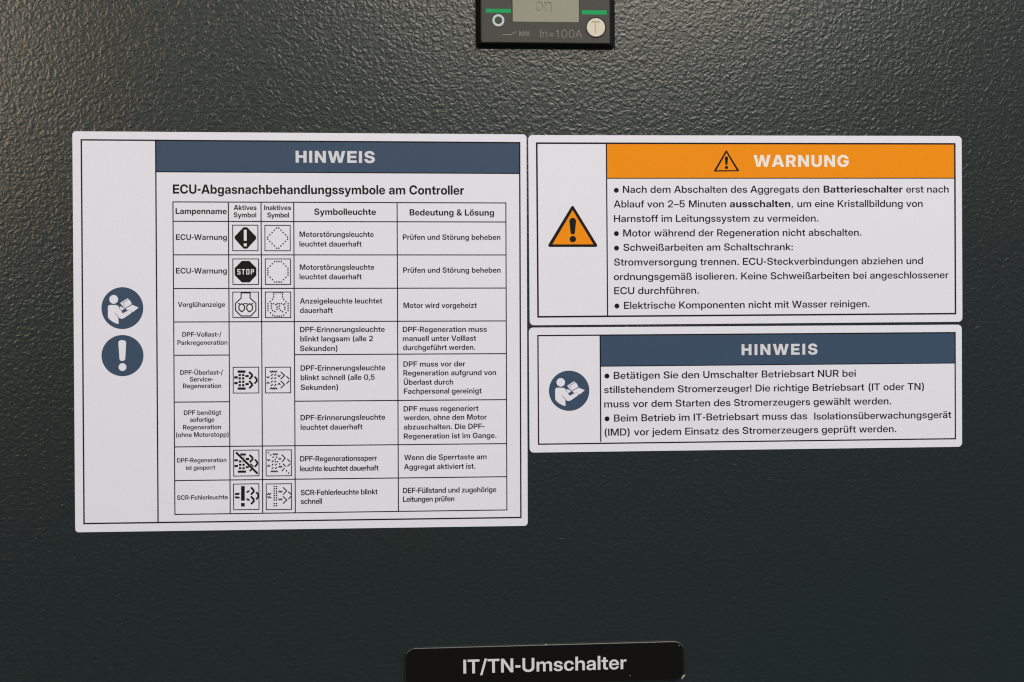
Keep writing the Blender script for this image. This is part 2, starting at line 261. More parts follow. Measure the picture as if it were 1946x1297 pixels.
FONT['M'] = {
 ' ': '550',
 '(': '800|222,592 ~222,767 ~281,1130 ~387,1452 456,1566 731,1566 ~666,1425 ~567,1096 ~511,754 511,592 ~511,448 ~560,169 ~658,-126 731,-294 456,-294 ~341,-99 ~222,353',
 ')': '800|69,-294 ~142,-126 ~240,169 ~289,448 289,592 ~289,754 ~233,1096 ~134,1425 69,1566 344,1566 ~414,1452 ~519,1130 ~578,767 578,592 ~578,353 ~459,-99 344,-294',
 ',': '550|85,-310 159,240 436,240 285,-310',
 '-': '700|95,480 95,755 605,755 605,480',
 '.': '550|277,-18 ~208,-18 ~111,80 111,149 ~111,218 ~208,316 277,316 ~347,316 ~444,218 444,149 ~444,80 ~347,-18',
 '/': '740|735,1560 255,-224 5,-224 485,1560',
 '0': '1320|660,-24 ~474,-24 ~214,163 ~78,507 78,744 ~78,982 ~214,1327 ~474,1514 660,1514 ~846,1514 ~1106,1327 ~1242,982 1242,744 ~1242,507 ~1106,163 ~846,-24|660,217 ~758,217 ~892,344 ~960,580 960,744 ~960,909 ~892,1146 ~758,1273 660,1273 ~562,1273 ~428,1146 ~360,909 360,744 ~360,580 ~428,344 ~562,217',
 '2': '1320|132,0 132,221 677,689 ~746,749 ~850,853 ~909,966 909,1036 ~909,1108 ~849,1215 ~740,1273 664,1273 ~584,1273 ~466,1203 ~403,1072 403,980 128,980 ~128,1141 ~259,1381 ~500,1514 665,1514 ~817,1514 ~1053,1400 ~1188,1191 1188,1051 ~1188,947 ~1110,776 ~963,614 859,524 537,244 537,242 1194,242 1194,0',
 '5': '1320|660,-22 ~502,-22 ~259,98 ~115,313 107,456 390,456 ~394,386 ~466,275 ~586,212 661,212 ~740,212 ~859,284 ~925,411 925,494 ~925,577 ~860,706 ~744,779 668,779 ~568,779 ~427,695 401,620 128,620 174,1490 1121,1490 1121,1247 438,1247 410,886 412,886 ~471,947 ~626,1007 719,1007 ~820,1007 ~998,931 ~1132,794 ~1208,610 1208,501 ~1208,348 ~1072,112 ~825,-22',
 'A': '1452|10,0 535,1490 918,1490 1442,0 1111,0 872,737 ~829,876 ~740,1174 686,1366 769,1366 ~714,1174 ~623,876 579,737 332,0|339,331 339,571 1114,571 1114,331',
 'C': '1487|771,-24 ~567,-24 ~247,163 ~65,508 65,744 ~65,982 ~247,1327 ~567,1514 771,1514 ~902,1514 ~1124,1437 ~1296,1293 ~1407,1092 1425,968 1122,968 ~1109,1035 ~1047,1139 ~958,1212 ~843,1249 775,1249 ~647,1249 ~464,1125 ~366,898 366,744 ~366,591 ~463,365 ~647,241 775,241 ~843,241 ~957,278 ~1046,350 ~1108,454 1123,520 1425,520 ~1407,396 ~1296,196 ~1124,53 ~902,-24',
 'D': '1434|635,0 252,0 252,253 619,253 ~772,253 ~971,367 ~1068,588 1068,746 ~1068,904 ~971,1123 ~774,1237 623,1237 245,1237 245,1490 642,1490 ~866,1490 ~1192,1309 ~1369,975 1369,746 ~1369,517 ~1192,182 ~864,0|413,1490 413,0 114,0 114,1490',
 'E': '1241|114,0 114,1490 1176,1490 1176,1233 413,1233 413,879 1118,879 1118,628 413,628 413,257 1176,257 1176,0',
 'F': '1187|114,0 114,1490 1142,1490 1142,1233 413,1233 413,859 1093,859 1093,609 413,609 413,0',
 'G': '1506|772,-24 ~561,-24 ~243,168 ~65,514 65,744 ~65,982 ~248,1327 ~567,1514 767,1514 ~895,1514 ~1119,1439 ~1294,1300 ~1406,1109 1420,992 1116,992 ~1104,1050 ~1045,1145 ~957,1213 ~844,1249 776,1249 ~649,1249 ~465,1125 ~366,899 366,744 ~366,590 ~466,364 ~651,241 779,241 ~885,241 ~1046,323 ~1137,469 1137,565 1209,560 808,560 808,789 1430,789 1430,601 ~1430,417 ~1261,135 ~964,-24',
 'L': '1137|114,0 114,1490 413,1490 413,257 1092,257 1092,0',
 'M': '1826|114,0 114,1490 549,1490 804,778 ~819,732 ~860,598 ~903,452 ~941,319 952,275 878,275 ~890,319 ~927,452 ~970,598 ~1010,732 1025,778 1276,1490 1712,1490 1712,0 1418,0 1418,719 ~1418,768 ~1421,905 ~1426,1059 ~1430,1217 1430,1288 1467,1288 ~1444,1210 ~1395,1046 ~1349,892 ~1308,763 1293,719 1035,0 792,0 531,719 ~516,763 ~474,892 ~427,1046 ~377,1210 352,1288 396,1288 ~397,1217 ~400,1059 ~405,905 ~408,768 408,719 408,0',
 'P': '1290|114,0 114,1490 698,1490 ~865,1490 ~1108,1371 ~1240,1153 1240,1004 ~1240,855 ~1106,636 ~861,517 694,517 279,517 279,769 679,769 ~762,769 ~882,826 ~948,932 948,1004 ~948,1077 ~882,1181 ~762,1238 679,1238 413,1238 413,0',
 'R': '1329|114,0 114,1490 707,1490 ~874,1490 ~1118,1371 ~1250,1153 1250,1004 ~1250,857 ~1111,642 ~859,525 689,525 292,525 292,767 689,767 ~772,767 ~892,825 ~957,932 957,1004 ~957,1077 ~892,1182 ~772,1240 688,1240 413,1240 413,0|960,0 618,673 933,673 1282,0',
 'S': '1331|672,-24 ~483,-24 ~214,97 ~71,327 71,488 360,488 ~362,405 ~438,286 ~578,223 675,223 ~762,223 ~891,271 ~964,359 964,419 ~964,468 ~909,540 ~790,595 694,616 537,650 ~315,699 ~100,904 100,1063 ~100,1198 ~241,1401 ~494,1514 662,1514 ~832,1514 ~1081,1398 ~1219,1183 1224,1034 943,1034 ~935,1143 ~785,1267 663,1267 ~586,1267 ~467,1218 ~399,1133 399,1077 ~399,1030 ~452,963 ~567,911 659,891 803,859 ~922,833 ~1095,758 ~1206,655 ~1260,522 1260,438 ~1260,296 ~1118,88 ~854,-24',
 'U': '1442|721,-24 ~536,-24 ~261,113 ~110,358 110,518 110,1490 403,1490 403,542 ~403,453 ~482,315 ~624,236 721,236 ~818,236 ~961,315 ~1039,453 1039,542 1039,1490 1332,1490 1332,518 ~1332,358 ~1181,113 ~906,-24',
 'V': '1438|535,0 10,1490 335,1490 582,753 ~623,622 ~716,311 771,124 685,124 ~738,311 ~828,622 868,753 1107,1490 1428,1490 914,0',
 'W': '2035|410,0 10,1490 328,1490 508,737 ~529,647 ~566,465 ~601,284 617,193 558,193 ~576,284 ~613,465 ~653,647 675,737 864,1490 1171,1490 1358,737 ~1380,647 ~1421,465 ~1458,284 1476,193 1416,193 ~1433,284 ~1468,465 ~1506,647 1526,737 1706,1490 2025,1490 1623,0 1289,0 1074,823 ~1051,913 ~1006,1129 977,1263 1057,1263 ~1027,1129 ~983,913 960,823 746,0',
 'a': '1128|429,-18 ~323,-18 ~159,52 ~65,193 65,298 ~65,388 ~131,506 ~246,579 ~396,616 478,624 ~575,634 ~689,652 ~739,686 739,720 739,727 ~739,767 ~696,829 ~618,864 562,864 ~506,864 ~422,828 ~372,765 368,723 98,723 ~105,831 ~220,991 ~427,1078 570,1078 ~677,1078 ~846,1029 ~962,935 ~1022,801 1022,717 1022,0 742,0 742,149 738,149 ~711,98 ~629,23 ~511,-18|506,183 ~580,183 ~685,237 ~741,329 741,387 741,495 ~728,488 ~685,475 ~628,463 ~561,451 524,446 ~473,438 ~390,405 ~340,348 340,305 ~340,267 ~381,212 ~456,183',
 'b': '1219|704,-22 ~635,-22 ~515,18 ~420,101 389,162 388,162 388,0 106,0 106,1490 392,1490 392,909 393,909 ~427,967 ~520,1041 ~638,1078 706,1078 ~841,1078 ~1046,939 ~1161,692 1161,529 ~1161,364 ~1047,116 ~842,-22|631,212 ~704,212 ~812,287 ~872,428 872,529 ~872,630 ~812,771 ~704,845 631,845 ~555,845 ~441,767 ~378,625 378,529 ~378,433 ~441,290 ~555,212',
 'c': '1133|586,-24 ~429,-24 ~191,115 ~59,364 59,527 ~59,691 ~191,940 ~429,1080 586,1080 ~689,1080 ~863,1019 ~994,908 ~1072,756 1079,665 801,665 ~795,706 ~762,772 ~708,821 ~636,847 590,847 ~514,847 ~406,769 ~348,625 348,527 ~348,430 ~406,286 ~514,209 590,209 ~636,209 ~707,235 ~759,283 ~792,351 800,393 1079,393 ~1074,303 ~997,151 ~866,38 ~690,-24',
 'd': '1219|516,-22 ~378,-22 ~172,116 ~59,364 59,529 ~59,692 ~174,939 ~379,1078 514,1078 ~583,1078 ~699,1041 ~793,967 826,909 828,909 828,1490 1114,1490 1114,0 832,0 832,162 830,162 ~799,101 ~705,18 ~585,-22|589,212 ~665,212 ~779,290 ~842,433 842,529 ~842,625 ~779,767 ~665,845 589,845 ~516,845 ~408,771 ~348,630 348,529 ~348,428 ~408,287 ~516,212',
 'e': '1146|585,-24 ~425,-24 ~189,117 ~59,367 59,527 ~59,689 ~191,938 ~424,1080 575,1080 ~691,1080 ~880,1001 ~1017,854 ~1091,654 1091,533 1091,455 163,455 163,641 953,641 824,596 ~824,677 ~764,796 ~656,860 580,860 ~506,860 ~397,796 ~338,677 338,596 338,471 ~338,387 ~398,262 ~512,192 593,192 ~652,192 ~743,227 ~804,289 818,331 1081,331 ~1061,226 ~922,67 ~712,-24',
 'f': '750|710,1056 710,830 18,830 18,1056|209,0 209,1197 ~209,1294 ~285,1424 ~435,1490 547,1490 ~599,1490 ~692,1490 710,1490 710,1264 ~698,1264 ~633,1264 610,1264 ~547,1264 ~494,1211 494,1148 494,0',
 'g': '1219|600,-432 ~453,-432 ~245,-347 ~126,-194 111,-92 388,-92 ~399,-133 ~457,-190 ~545,-220 600,-220 ~711,-220 ~830,-99 830,16 830,178 829,178 ~798,116 ~704,36 ~585,-2 516,-2 ~378,-2 ~172,136 ~59,378 59,535 ~59,695 ~174,940 ~379,1078 514,1078 ~583,1078 ~700,1040 ~796,962 830,903 831,903 831,1056 1114,1056 1114,38 ~1114,-128 ~983,-335 ~751,-432|589,228 ~665,228 ~779,305 ~842,445 842,539 ~842,633 ~779,773 ~665,849 589,849 ~516,849 ~408,777 ~348,638 348,539 ~348,440 ~408,301 ~516,228',
 'h': '1194|392,589 392,0 106,0 106,1490 392,1490 392,782 337,782 ~388,923 ~573,1078 716,1078 ~828,1078 ~995,981 ~1088,795 1088,661 1088,0 802,0 802,610 ~802,718 ~699,830 604,830 ~542,830 ~446,779 ~392,673',
 'i': '498|106,0 106,1056 392,1056 392,0|248,1193 ~177,1193 ~83,1282 83,1348 ~83,1414 ~177,1502 248,1502 ~319,1502 ~413,1415 413,1348 ~413,1282 ~319,1193',
 'k': '1121|365,309 365,647 395,647 773,1056 1110,1056 630,527 565,527|106,0 106,1490 392,1490 392,0|797,0 457,464 647,663 1133,0',
 'l': '469|91,0 91,1510 378,1510 378,0',
 'm': '1804|106,0 106,1056 382,1056 382,820 364,820 ~392,907 ~493,1021 ~627,1078 701,1078 ~822,1078 ~1000,939 1019,820 988,820 ~1008,899 ~1110,1015 ~1257,1078 1343,1078 ~1444,1078 ~1605,990 ~1698,821 1698,699 1698,0 1412,0 1412,649 ~1412,746 ~1306,840 1230,840 ~1172,840 ~1087,789 ~1040,699 1040,639 1040,0 764,0 764,658 ~764,741 ~664,840 585,840 ~532,840 ~444,790 ~392,694 392,625 392,0',
 'n': '1194|392,589 392,0 106,0 106,1056 387,1056 387,782 337,782 ~388,923 ~573,1078 716,1078 ~828,1078 ~995,981 ~1088,795 1088,661 1088,0 802,0 802,610 ~802,718 ~699,830 604,830 ~542,830 ~446,779 ~392,673',
 'o': '1184|592,-24 ~434,-24 ~193,114 ~59,362 59,527 ~59,693 ~193,941 ~434,1080 592,1080 ~752,1080 ~991,941 ~1126,693 1126,527 ~1126,362 ~991,114 ~752,-24|592,210 ~666,210 ~776,285 ~837,428 837,527 ~837,627 ~776,770 ~666,846 592,846 ~519,846 ~409,770 ~348,627 348,527 ~348,428 ~409,285 ~519,210',
 'p': '1219|106,-418 106,1056 388,1056 388,912 391,912 ~424,968 ~518,1041 ~638,1078 706,1078 ~841,1078 ~1046,939 ~1161,692 1161,529 ~1161,364 ~1047,116 ~842,-22 704,-22 ~635,-22 ~518,18 ~426,98 395,158 392,158 392,-418|631,212 ~704,212 ~812,287 ~872,428 872,529 ~872,630 ~812,771 ~704,845 631,845 ~555,845 ~441,767 ~378,625 378,529 ~378,433 ~441,290 ~555,212',
 'r': '757|106,0 106,1056 382,1056 382,877 385,877 ~414,971 ~538,1064 642,1064 ~668,1064 ~711,1062 728,1061 728,815 ~712,817 ~640,821 603,821 ~543,821 ~447,766 ~392,658 392,577 392,0',
 's': '1059|539,-26 ~404,-26 ~192,58 ~65,218 56,331 338,331 ~346,260 ~447,181 534,181 ~619,181 ~714,245 714,296 ~714,338 ~642,391 576,404 392,440 ~239,471 ~80,626 80,747 ~80,847 ~188,996 ~387,1078 523,1078 ~658,1078 ~860,991 ~975,832 978,722 712,722 ~711,787 ~611,873 531,873 ~454,873 ~365,807 365,758 ~365,716 ~434,662 495,649 694,610 ~853,578 ~1004,437 1004,321 ~1004,216 ~886,60 ~676,-26',
 't': '747|702,1056 702,830 18,830 18,1056|200,1344 486,1344 486,322 ~486,268 ~530,226 590,226 ~615,226 ~683,226 702,226 702,0 ~676,0 ~582,0 535,0 ~363,0 ~200,135 200,277',
 'u': '1194|478,-22 ~366,-22 ~198,75 ~106,262 106,395 106,1056 392,1056 392,446 ~392,339 ~496,226 590,226 ~652,226 ~747,277 ~802,384 802,467 802,1056 1088,1056 1088,0 806,0 806,274 856,274 ~806,134 ~621,-22',
 'v': '1129|406,0 13,1056 314,1056 492,529 ~522,437 ~576,252 603,160 535,160 ~561,252 ~614,437 643,529 818,1056 1116,1056 723,0',
 'w': '1667|339,0 13,1056 313,1056 412,681 ~441,568 ~495,326 522,209 483,209 ~512,326 ~570,568 601,681 704,1056 963,1056 1065,681 ~1096,568 ~1154,326 1183,209 1144,209 ~1171,326 ~1223,567 1251,681 1350,1056 1654,1056 1328,0 1032,0 908,424 ~891,486 ~857,615 ~824,747 806,812 861,812 ~844,747 ~810,615 ~777,486 758,424 633,0',
 'z': '1065|96,0 96,194 623,824 623,827 96,827 96,1056 962,1056 962,851 444,231 444,228 969,228 969,0',
 'Ü': '1442|721,-24 ~536,-24 ~261,113 ~110,358 110,518 110,1490 403,1490 403,542 ~403,453 ~482,315 ~624,236 721,236 ~818,236 ~961,315 ~1039,453 1039,542 1039,1490 1332,1490 1332,518 ~1332,358 ~1181,113 ~906,-24|943,1630 ~874,1630 ~784,1718 784,1783 ~784,1849 ~875,1936 943,1936 ~1011,1936 ~1101,1849 1101,1783 ~1101,1718 ~1011,1630|499,1630 ~431,1630 ~341,1718 341,1783 ~341,1849 ~431,1936 499,1936 ~568,1936 ~658,1849 658,1783 ~658,1718 ~568,1630',
 'ö': '1184|592,-24 ~434,-24 ~193,114 ~59,362 59,527 ~59,693 ~193,941 ~434,1080 592,1080 ~752,1080 ~991,941 ~1126,693 1126,527 ~1126,362 ~991,114 ~752,-24|592,210 ~666,210 ~776,285 ~837,428 837,527 ~837,627 ~776,770 ~666,846 592,846 ~519,846 ~409,770 ~348,627 348,527 ~348,428 ~409,285 ~519,210|814,1196 ~746,1196 ~655,1284 655,1349 ~655,1415 ~746,1502 814,1502 ~882,1502 ~973,1415 973,1349 ~973,1284 ~882,1196|371,1196 ~302,1196 ~212,1284 212,1349 ~212,1415 ~302,1502 371,1502 ~439,1502 ~529,1415 529,1349 ~529,1284 ~439,1196',
 'ü': '1194|478,-22 ~366,-22 ~198,75 ~106,262 106,395 106,1056 392,1056 392,446 ~392,339 ~496,226 590,226 ~652,226 ~747,277 ~802,384 802,467 802,1056 1088,1056 1088,0 806,0 806,274 856,274 ~806,134 ~621,-22|819,1196 ~750,1196 ~660,1284 660,1349 ~660,1415 ~751,1502 819,1502 ~887,1502 ~977,1415 977,1349 ~977,1284 ~887,1196|375,1196 ~307,1196 ~216,1284 216,1349 ~216,1415 ~307,1502 375,1502 ~443,1502 ~534,1415 534,1349 ~534,1284 ~444,1196',
}
FONT['B'] = {
 ' ': '550',
 '&': '1338|556,-23 ~403,-23 ~178,88 ~56,278 56,396 ~56,477 ~115,605 ~238,723 333,787 632,984 ~668,1009 ~712,1060 ~732,1113 732,1136 ~732,1184 ~659,1256 595,1256 ~554,1256 ~491,1222 ~455,1161 455,1120 ~455,1078 ~498,990 ~584,883 647,809 1355,0 1025,0 436,655 ~366,736 ~253,885 ~186,1038 186,1125 ~186,1235 ~289,1408 ~473,1509 595,1509 ~713,1509 ~887,1415 ~983,1255 983,1156 ~983,1090 ~938,967 ~850,859 785,812 481,592 ~425,552 ~362,469 362,413 ~362,360 ~418,278 ~514,230 574,230 ~654,230 ~807,307 ~931,444 ~1005,626 1005,730 1266,730 ~1266,614 ~1217,399 ~1112,221 1029,156 948,107 ~867,43 ~659,-23',
 '-': '700|95,480 95,782 605,782 605,480',
 'A': '1481|7,0 526,1490 954,1490 1473,0 1108,0 886,697 ~841,848 ~748,1164 696,1357 786,1357 ~733,1164 ~639,848 592,697 363,0|347,309 347,570 1134,570 1134,309',
 'B': '1322|105,0 105,1490 711,1490 ~874,1490 ~1099,1394 ~1216,1223 1216,1109 ~1216,1023 ~1149,889 ~1028,801 945,780 945,778 ~1037,771 ~1184,681 ~1270,526 1270,421 ~1270,297 ~1150,107 ~918,0 749,0|426,255 700,255 ~811,255 ~935,353 935,441 ~935,500 ~880,586 ~777,633 704,633 426,633|426,876 684,876 ~748,876 ~839,920 ~889,1001 889,1055 ~889,1137 ~779,1235 684,1235 426,1235',
 'C': '1488|770,-24 ~565,-24 ~244,161 ~59,506 59,744 ~59,984 ~243,1330 ~565,1514 770,1514 ~903,1514 ~1130,1435 ~1304,1289 ~1415,1084 1433,958 1101,958 ~1089,1021 ~1031,1121 ~947,1190 ~839,1225 775,1225 ~653,1225 ~481,1108 ~389,892 389,744 ~389,597 ~480,382 ~653,265 775,265 ~839,265 ~946,300 ~1030,369 ~1088,467 1101,530 1433,530 ~1415,404 ~1304,200 ~1129,54 ~903,-24',
 'E': '1254|105,0 105,1490 1190,1490 1190,1209 434,1209 434,888 1133,888 1133,615 434,615 434,281 1190,281 1190,0',
 'I': '513|92,0 92,1490 421,1490 421,0',
 'L': '1147|105,0 105,1490 434,1490 434,281 1104,281 1104,0',
 'S': '1349|680,-24 ~487,-24 ~213,97 ~69,328 69,490 384,490 ~386,413 ~459,302 ~592,243 683,243 ~765,243 ~887,288 ~955,368 955,423 ~955,468 ~901,537 ~785,587 692,607 537,640 ~316,686 ~98,896 98,1057 ~98,1194 ~242,1399 ~500,1514 672,1514 ~846,1514 ~1100,1398 ~1240,1181 1245,1030 939,1030 ~931,1131 ~789,1247 674,1247 ~602,1247 ~490,1202 ~427,1124 427,1073 ~427,1028 ~478,965 ~589,917 677,898 816,869 ~936,844 ~1112,769 ~1225,665 ~1280,530 1280,445 ~1280,299 ~1136,89 ~867,-24',
 'U': '1443|721,-24 ~534,-24 ~256,113 ~102,359 102,521 102,1490 423,1490 423,548 ~423,464 ~498,333 ~632,258 722,258 ~812,258 ~945,333 ~1020,463 1020,548 1020,1490 1340,1490 1340,521 ~1340,359 ~1187,113 ~909,-24',
 'a': '1144|424,-18 ~319,-18 ~155,52 ~61,191 61,296 ~61,386 ~127,506 ~240,580 ~390,618 472,626 ~568,635 ~682,653 ~732,687 732,721 732,727 ~732,763 ~693,817 ~620,848 570,848 ~518,848 ~440,816 ~395,758 391,719 97,719 ~104,830 ~221,991 ~431,1079 580,1079 ~691,1079 ~863,1029 ~982,935 ~1043,800 1043,714 1043,0 736,0 736,149 732,149 ~703,95 ~619,21 ~503,-18|515,195 ~580,195 ~680,244 ~735,328 735,384 735,486 ~721,479 ~681,467 ~629,456 ~567,445 532,439 ~484,432 ~406,400 ~361,347 361,308 ~361,273 ~399,222 ~468,195',
 'b': '1235|722,-23 ~653,-23 ~534,18 ~442,101 413,163 411,163 411,0 101,0 101,1490 415,1490 415,911 417,911 ~451,968 ~541,1042 ~657,1079 725,1079 ~860,1079 ~1064,939 ~1179,692 1179,529 ~1179,363 ~1066,115 ~861,-23|638,232 ~707,232 ~806,302 ~861,435 861,529 ~861,623 ~806,755 ~707,826 638,826 ~567,826 ~460,753 ~401,620 401,529 ~401,439 ~460,305 ~567,232',
 'c': '1148|592,-24 ~432,-24 ~190,115 ~56,364 56,527 ~56,691 ~190,941 ~432,1080 592,1080 ~698,1080 ~878,1017 ~1011,903 ~1090,747 1097,653 793,653 ~788,692 ~757,757 ~707,803 ~639,828 597,828 ~527,828 ~427,755 ~373,620 373,527 ~373,436 ~427,301 ~527,228 597,228 ~639,228 ~706,253 ~755,299 ~785,365 792,406 1097,406 ~1093,312 ~1016,155 ~881,40 ~700,-24',
 'd': '1235|512,-23 ~375,-23 ~169,115 ~56,363 56,529 ~56,692 ~171,939 ~376,1079 510,1079 ~579,1079 ~693,1042 ~785,968 818,911 819,911 819,1490 1134,1490 1134,0 823,0 823,163 822,163 ~793,101 ~701,18 ~582,-23|597,232 ~668,232 ~774,305 ~833,439 833,529 ~833,620 ~774,753 ~668,826 597,826 ~529,826 ~428,755 ~373,623 373,529 ~373,435 ~428,302 ~529,232',
 'e': '1158|590,-24 ~430,-24 ~189,117 ~56,367 56,527 ~56,689 ~190,938 ~427,1080 581,1080 ~698,1080 ~891,1001 ~1031,855 ~1107,655 1107,534 1107,449 163,449 163,644 957,644 814,601 ~814,676 ~759,785 ~658,844 588,844 ~518,844 ~417,785 ~362,676 362,601 362,463 ~362,386 ~418,271 ~525,208 600,208 ~655,208 ~741,239 ~799,296 812,334 1097,334 ~1078,229 ~936,68 ~720,-24',
 'g': '1235|608,-432 ~453,-432 ~242,-345 ~123,-189 108,-87 410,-87 ~420,-124 ~474,-176 ~556,-204 608,-204 ~712,-204 ~822,-90 822,20 822,182 821,182 ~791,120 ~699,40 ~582,3 512,3 ~375,3 ~169,140 ~56,381 56,537 ~56,695 ~171,940 ~376,1079 510,1079 ~579,1079 ~694,1040 ~788,963 821,905 822,905 822,1056 1134,1056 1134,48 ~1134,-121 ~1003,-333 ~766,-432|597,252 ~668,252 ~774,323 ~833,454 833,542 ~833,630 ~774,760 ~668,831 597,831 ~529,831 ~428,763 ~373,634 373,542 ~373,450 ~428,320 ~529,252',
 'h': '1212|415,582 415,0 101,0 101,1490 415,1490 415,778 360,778 ~410,918 ~596,1079 743,1079 ~857,1079 ~1022,980 ~1111,794 1111,662 1111,0 796,0 796,601 ~796,702 ~700,808 611,808 ~553,808 ~465,760 ~415,660',
 'i': '516|101,0 101,1056 415,1056 415,0|257,1177 ~181,1177 ~81,1270 81,1341 ~81,1412 ~181,1504 257,1504 ~334,1504 ~434,1412 434,1340 ~434,1270 ~334,1177',
 'k': '1141|385,292 385,663 419,663 770,1056 1135,1056 663,520 586,520|101,0 101,1490 415,1490 415,0|790,0 472,450 678,670 1155,0',
 'l': '483|84,0 84,1510 399,1510 399,0',
 'm': '1825|101,0 101,1056 404,1056 404,815 387,815 ~414,904 ~515,1021 ~650,1079 725,1079 ~845,1079 ~1024,939 1043,815 1012,815 ~1032,898 ~1135,1016 ~1283,1079 1368,1079 ~1471,1079 ~1632,989 ~1724,821 1724,701 1724,0 1409,0 1409,638 ~1409,729 ~1312,821 1239,821 ~1185,821 ~1107,773 ~1063,688 1063,631 1063,0 761,0 761,645 ~761,725 ~668,821 593,821 ~544,821 ~463,774 ~415,684 415,620 415,0',
 'n': '1212|415,582 415,0 101,0 101,1056 411,1056 411,778 360,778 ~410,918 ~596,1079 743,1079 ~857,1079 ~1022,980 ~1111,794 1111,662 1111,0 796,0 796,601 ~796,702 ~700,808 611,808 ~553,808 ~465,760 ~415,660',
 'o': '1199|600,-24 ~438,-24 ~192,113 ~56,361 56,527 ~56,694 ~192,942 ~438,1080 600,1080 ~762,1080 ~1007,942 ~1144,694 1144,527 ~1144,361 ~1007,113 ~762,-24|600,229 ~667,229 ~769,300 ~826,433 826,527 ~826,623 ~769,756 ~667,827 600,827 ~533,827 ~431,756 ~373,623 373,527 ~373,433 ~431,300 ~533,229',
 'p': '1235|101,-418 101,1056 411,1056 411,915 415,915 ~447,970 ~539,1042 ~657,1079 725,1079 ~860,1079 ~1064,939 ~1179,692 1179,529 ~1179,363 ~1066,115 ~861,-23 722,-23 ~653,-23 ~537,18 ~448,98 419,157 415,157 415,-418|638,232 ~707,232 ~806,302 ~861,435 861,529 ~861,623 ~806,755 ~707,826 638,826 ~567,826 ~460,753 ~401,620 401,529 ~401,439 ~460,305 ~567,232',
 'r': '781|101,0 101,1056 405,1056 405,874 408,874 ~437,971 ~560,1062 665,1062 ~692,1062 ~736,1060 755,1060 755,796 ~738,797 ~662,800 625,800 ~564,800 ~469,745 ~415,638 415,560 415,0',
 's': '1080|551,-26 ~410,-26 ~191,60 ~60,222 51,334 361,334 ~369,270 ~464,195 545,195 ~623,195 ~711,253 711,298 ~711,337 ~642,385 578,397 390,432 ~236,462 ~75,618 75,741 ~75,843 ~186,995 ~391,1078 533,1078 ~674,1078 ~883,990 ~1000,829 1003,718 713,718 ~712,778 ~617,858 543,858 ~470,858 ~388,799 388,755 ~388,717 ~453,668 511,656 716,617 ~877,586 ~1030,446 1030,329 ~1030,222 ~909,63 ~693,-26',
 't': '775|731,1056 731,811 18,811 18,1056|200,1344 514,1344 514,338 ~514,285 ~557,245 615,245 ~641,245 ~713,245 731,245 731,0 ~704,0 ~603,0 550,0 ~369,0 ~200,139 200,287',
 'u': '1212|469,-23 ~356,-23 ~190,76 ~101,262 101,394 101,1056 415,1056 415,455 ~415,354 ~513,248 601,248 ~659,248 ~747,296 ~796,397 796,474 796,1056 1111,1056 1111,0 801,0 801,278 852,278 ~801,138 ~616,-23',
 'v': '1148|398,0 9,1056 338,1056 504,548 ~534,452 ~590,260 616,164 542,164 ~568,260 ~622,452 651,548 814,1056 1140,1056 751,0',
 'y': '1148|130,-418 130,-171 269,-171 ~304,-171 ~348,-150 ~377,-102 390,-62 415,3 9,1056 338,1056 507,548 ~538,453 ~593,260 620,164 531,164 ~557,260 ~613,454 644,548 814,1056 1140,1056 679,-157 ~644,-248 ~551,-363 ~424,-418 339,-418 ~288,-418 ~181,-418',
 'ö': '1199|600,-24 ~438,-24 ~192,113 ~56,361 56,527 ~56,694 ~192,942 ~438,1080 600,1080 ~762,1080 ~1007,942 ~1144,694 1144,527 ~1144,361 ~1007,113 ~762,-24|600,229 ~667,229 ~769,300 ~826,433 826,527 ~826,623 ~769,756 ~667,827 600,827 ~533,827 ~431,756 ~373,623 373,527 ~373,433 ~431,300 ~533,229|825,1180 ~751,1180 ~655,1273 655,1342 ~655,1412 ~752,1504 825,1504 ~898,1504 ~994,1413 994,1342 ~994,1272 ~898,1180|375,1180 ~301,1180 ~206,1273 206,1342 ~206,1412 ~302,1504 375,1504 ~448,1504 ~544,1413 544,1342 ~544,1272 ~448,1180',
}
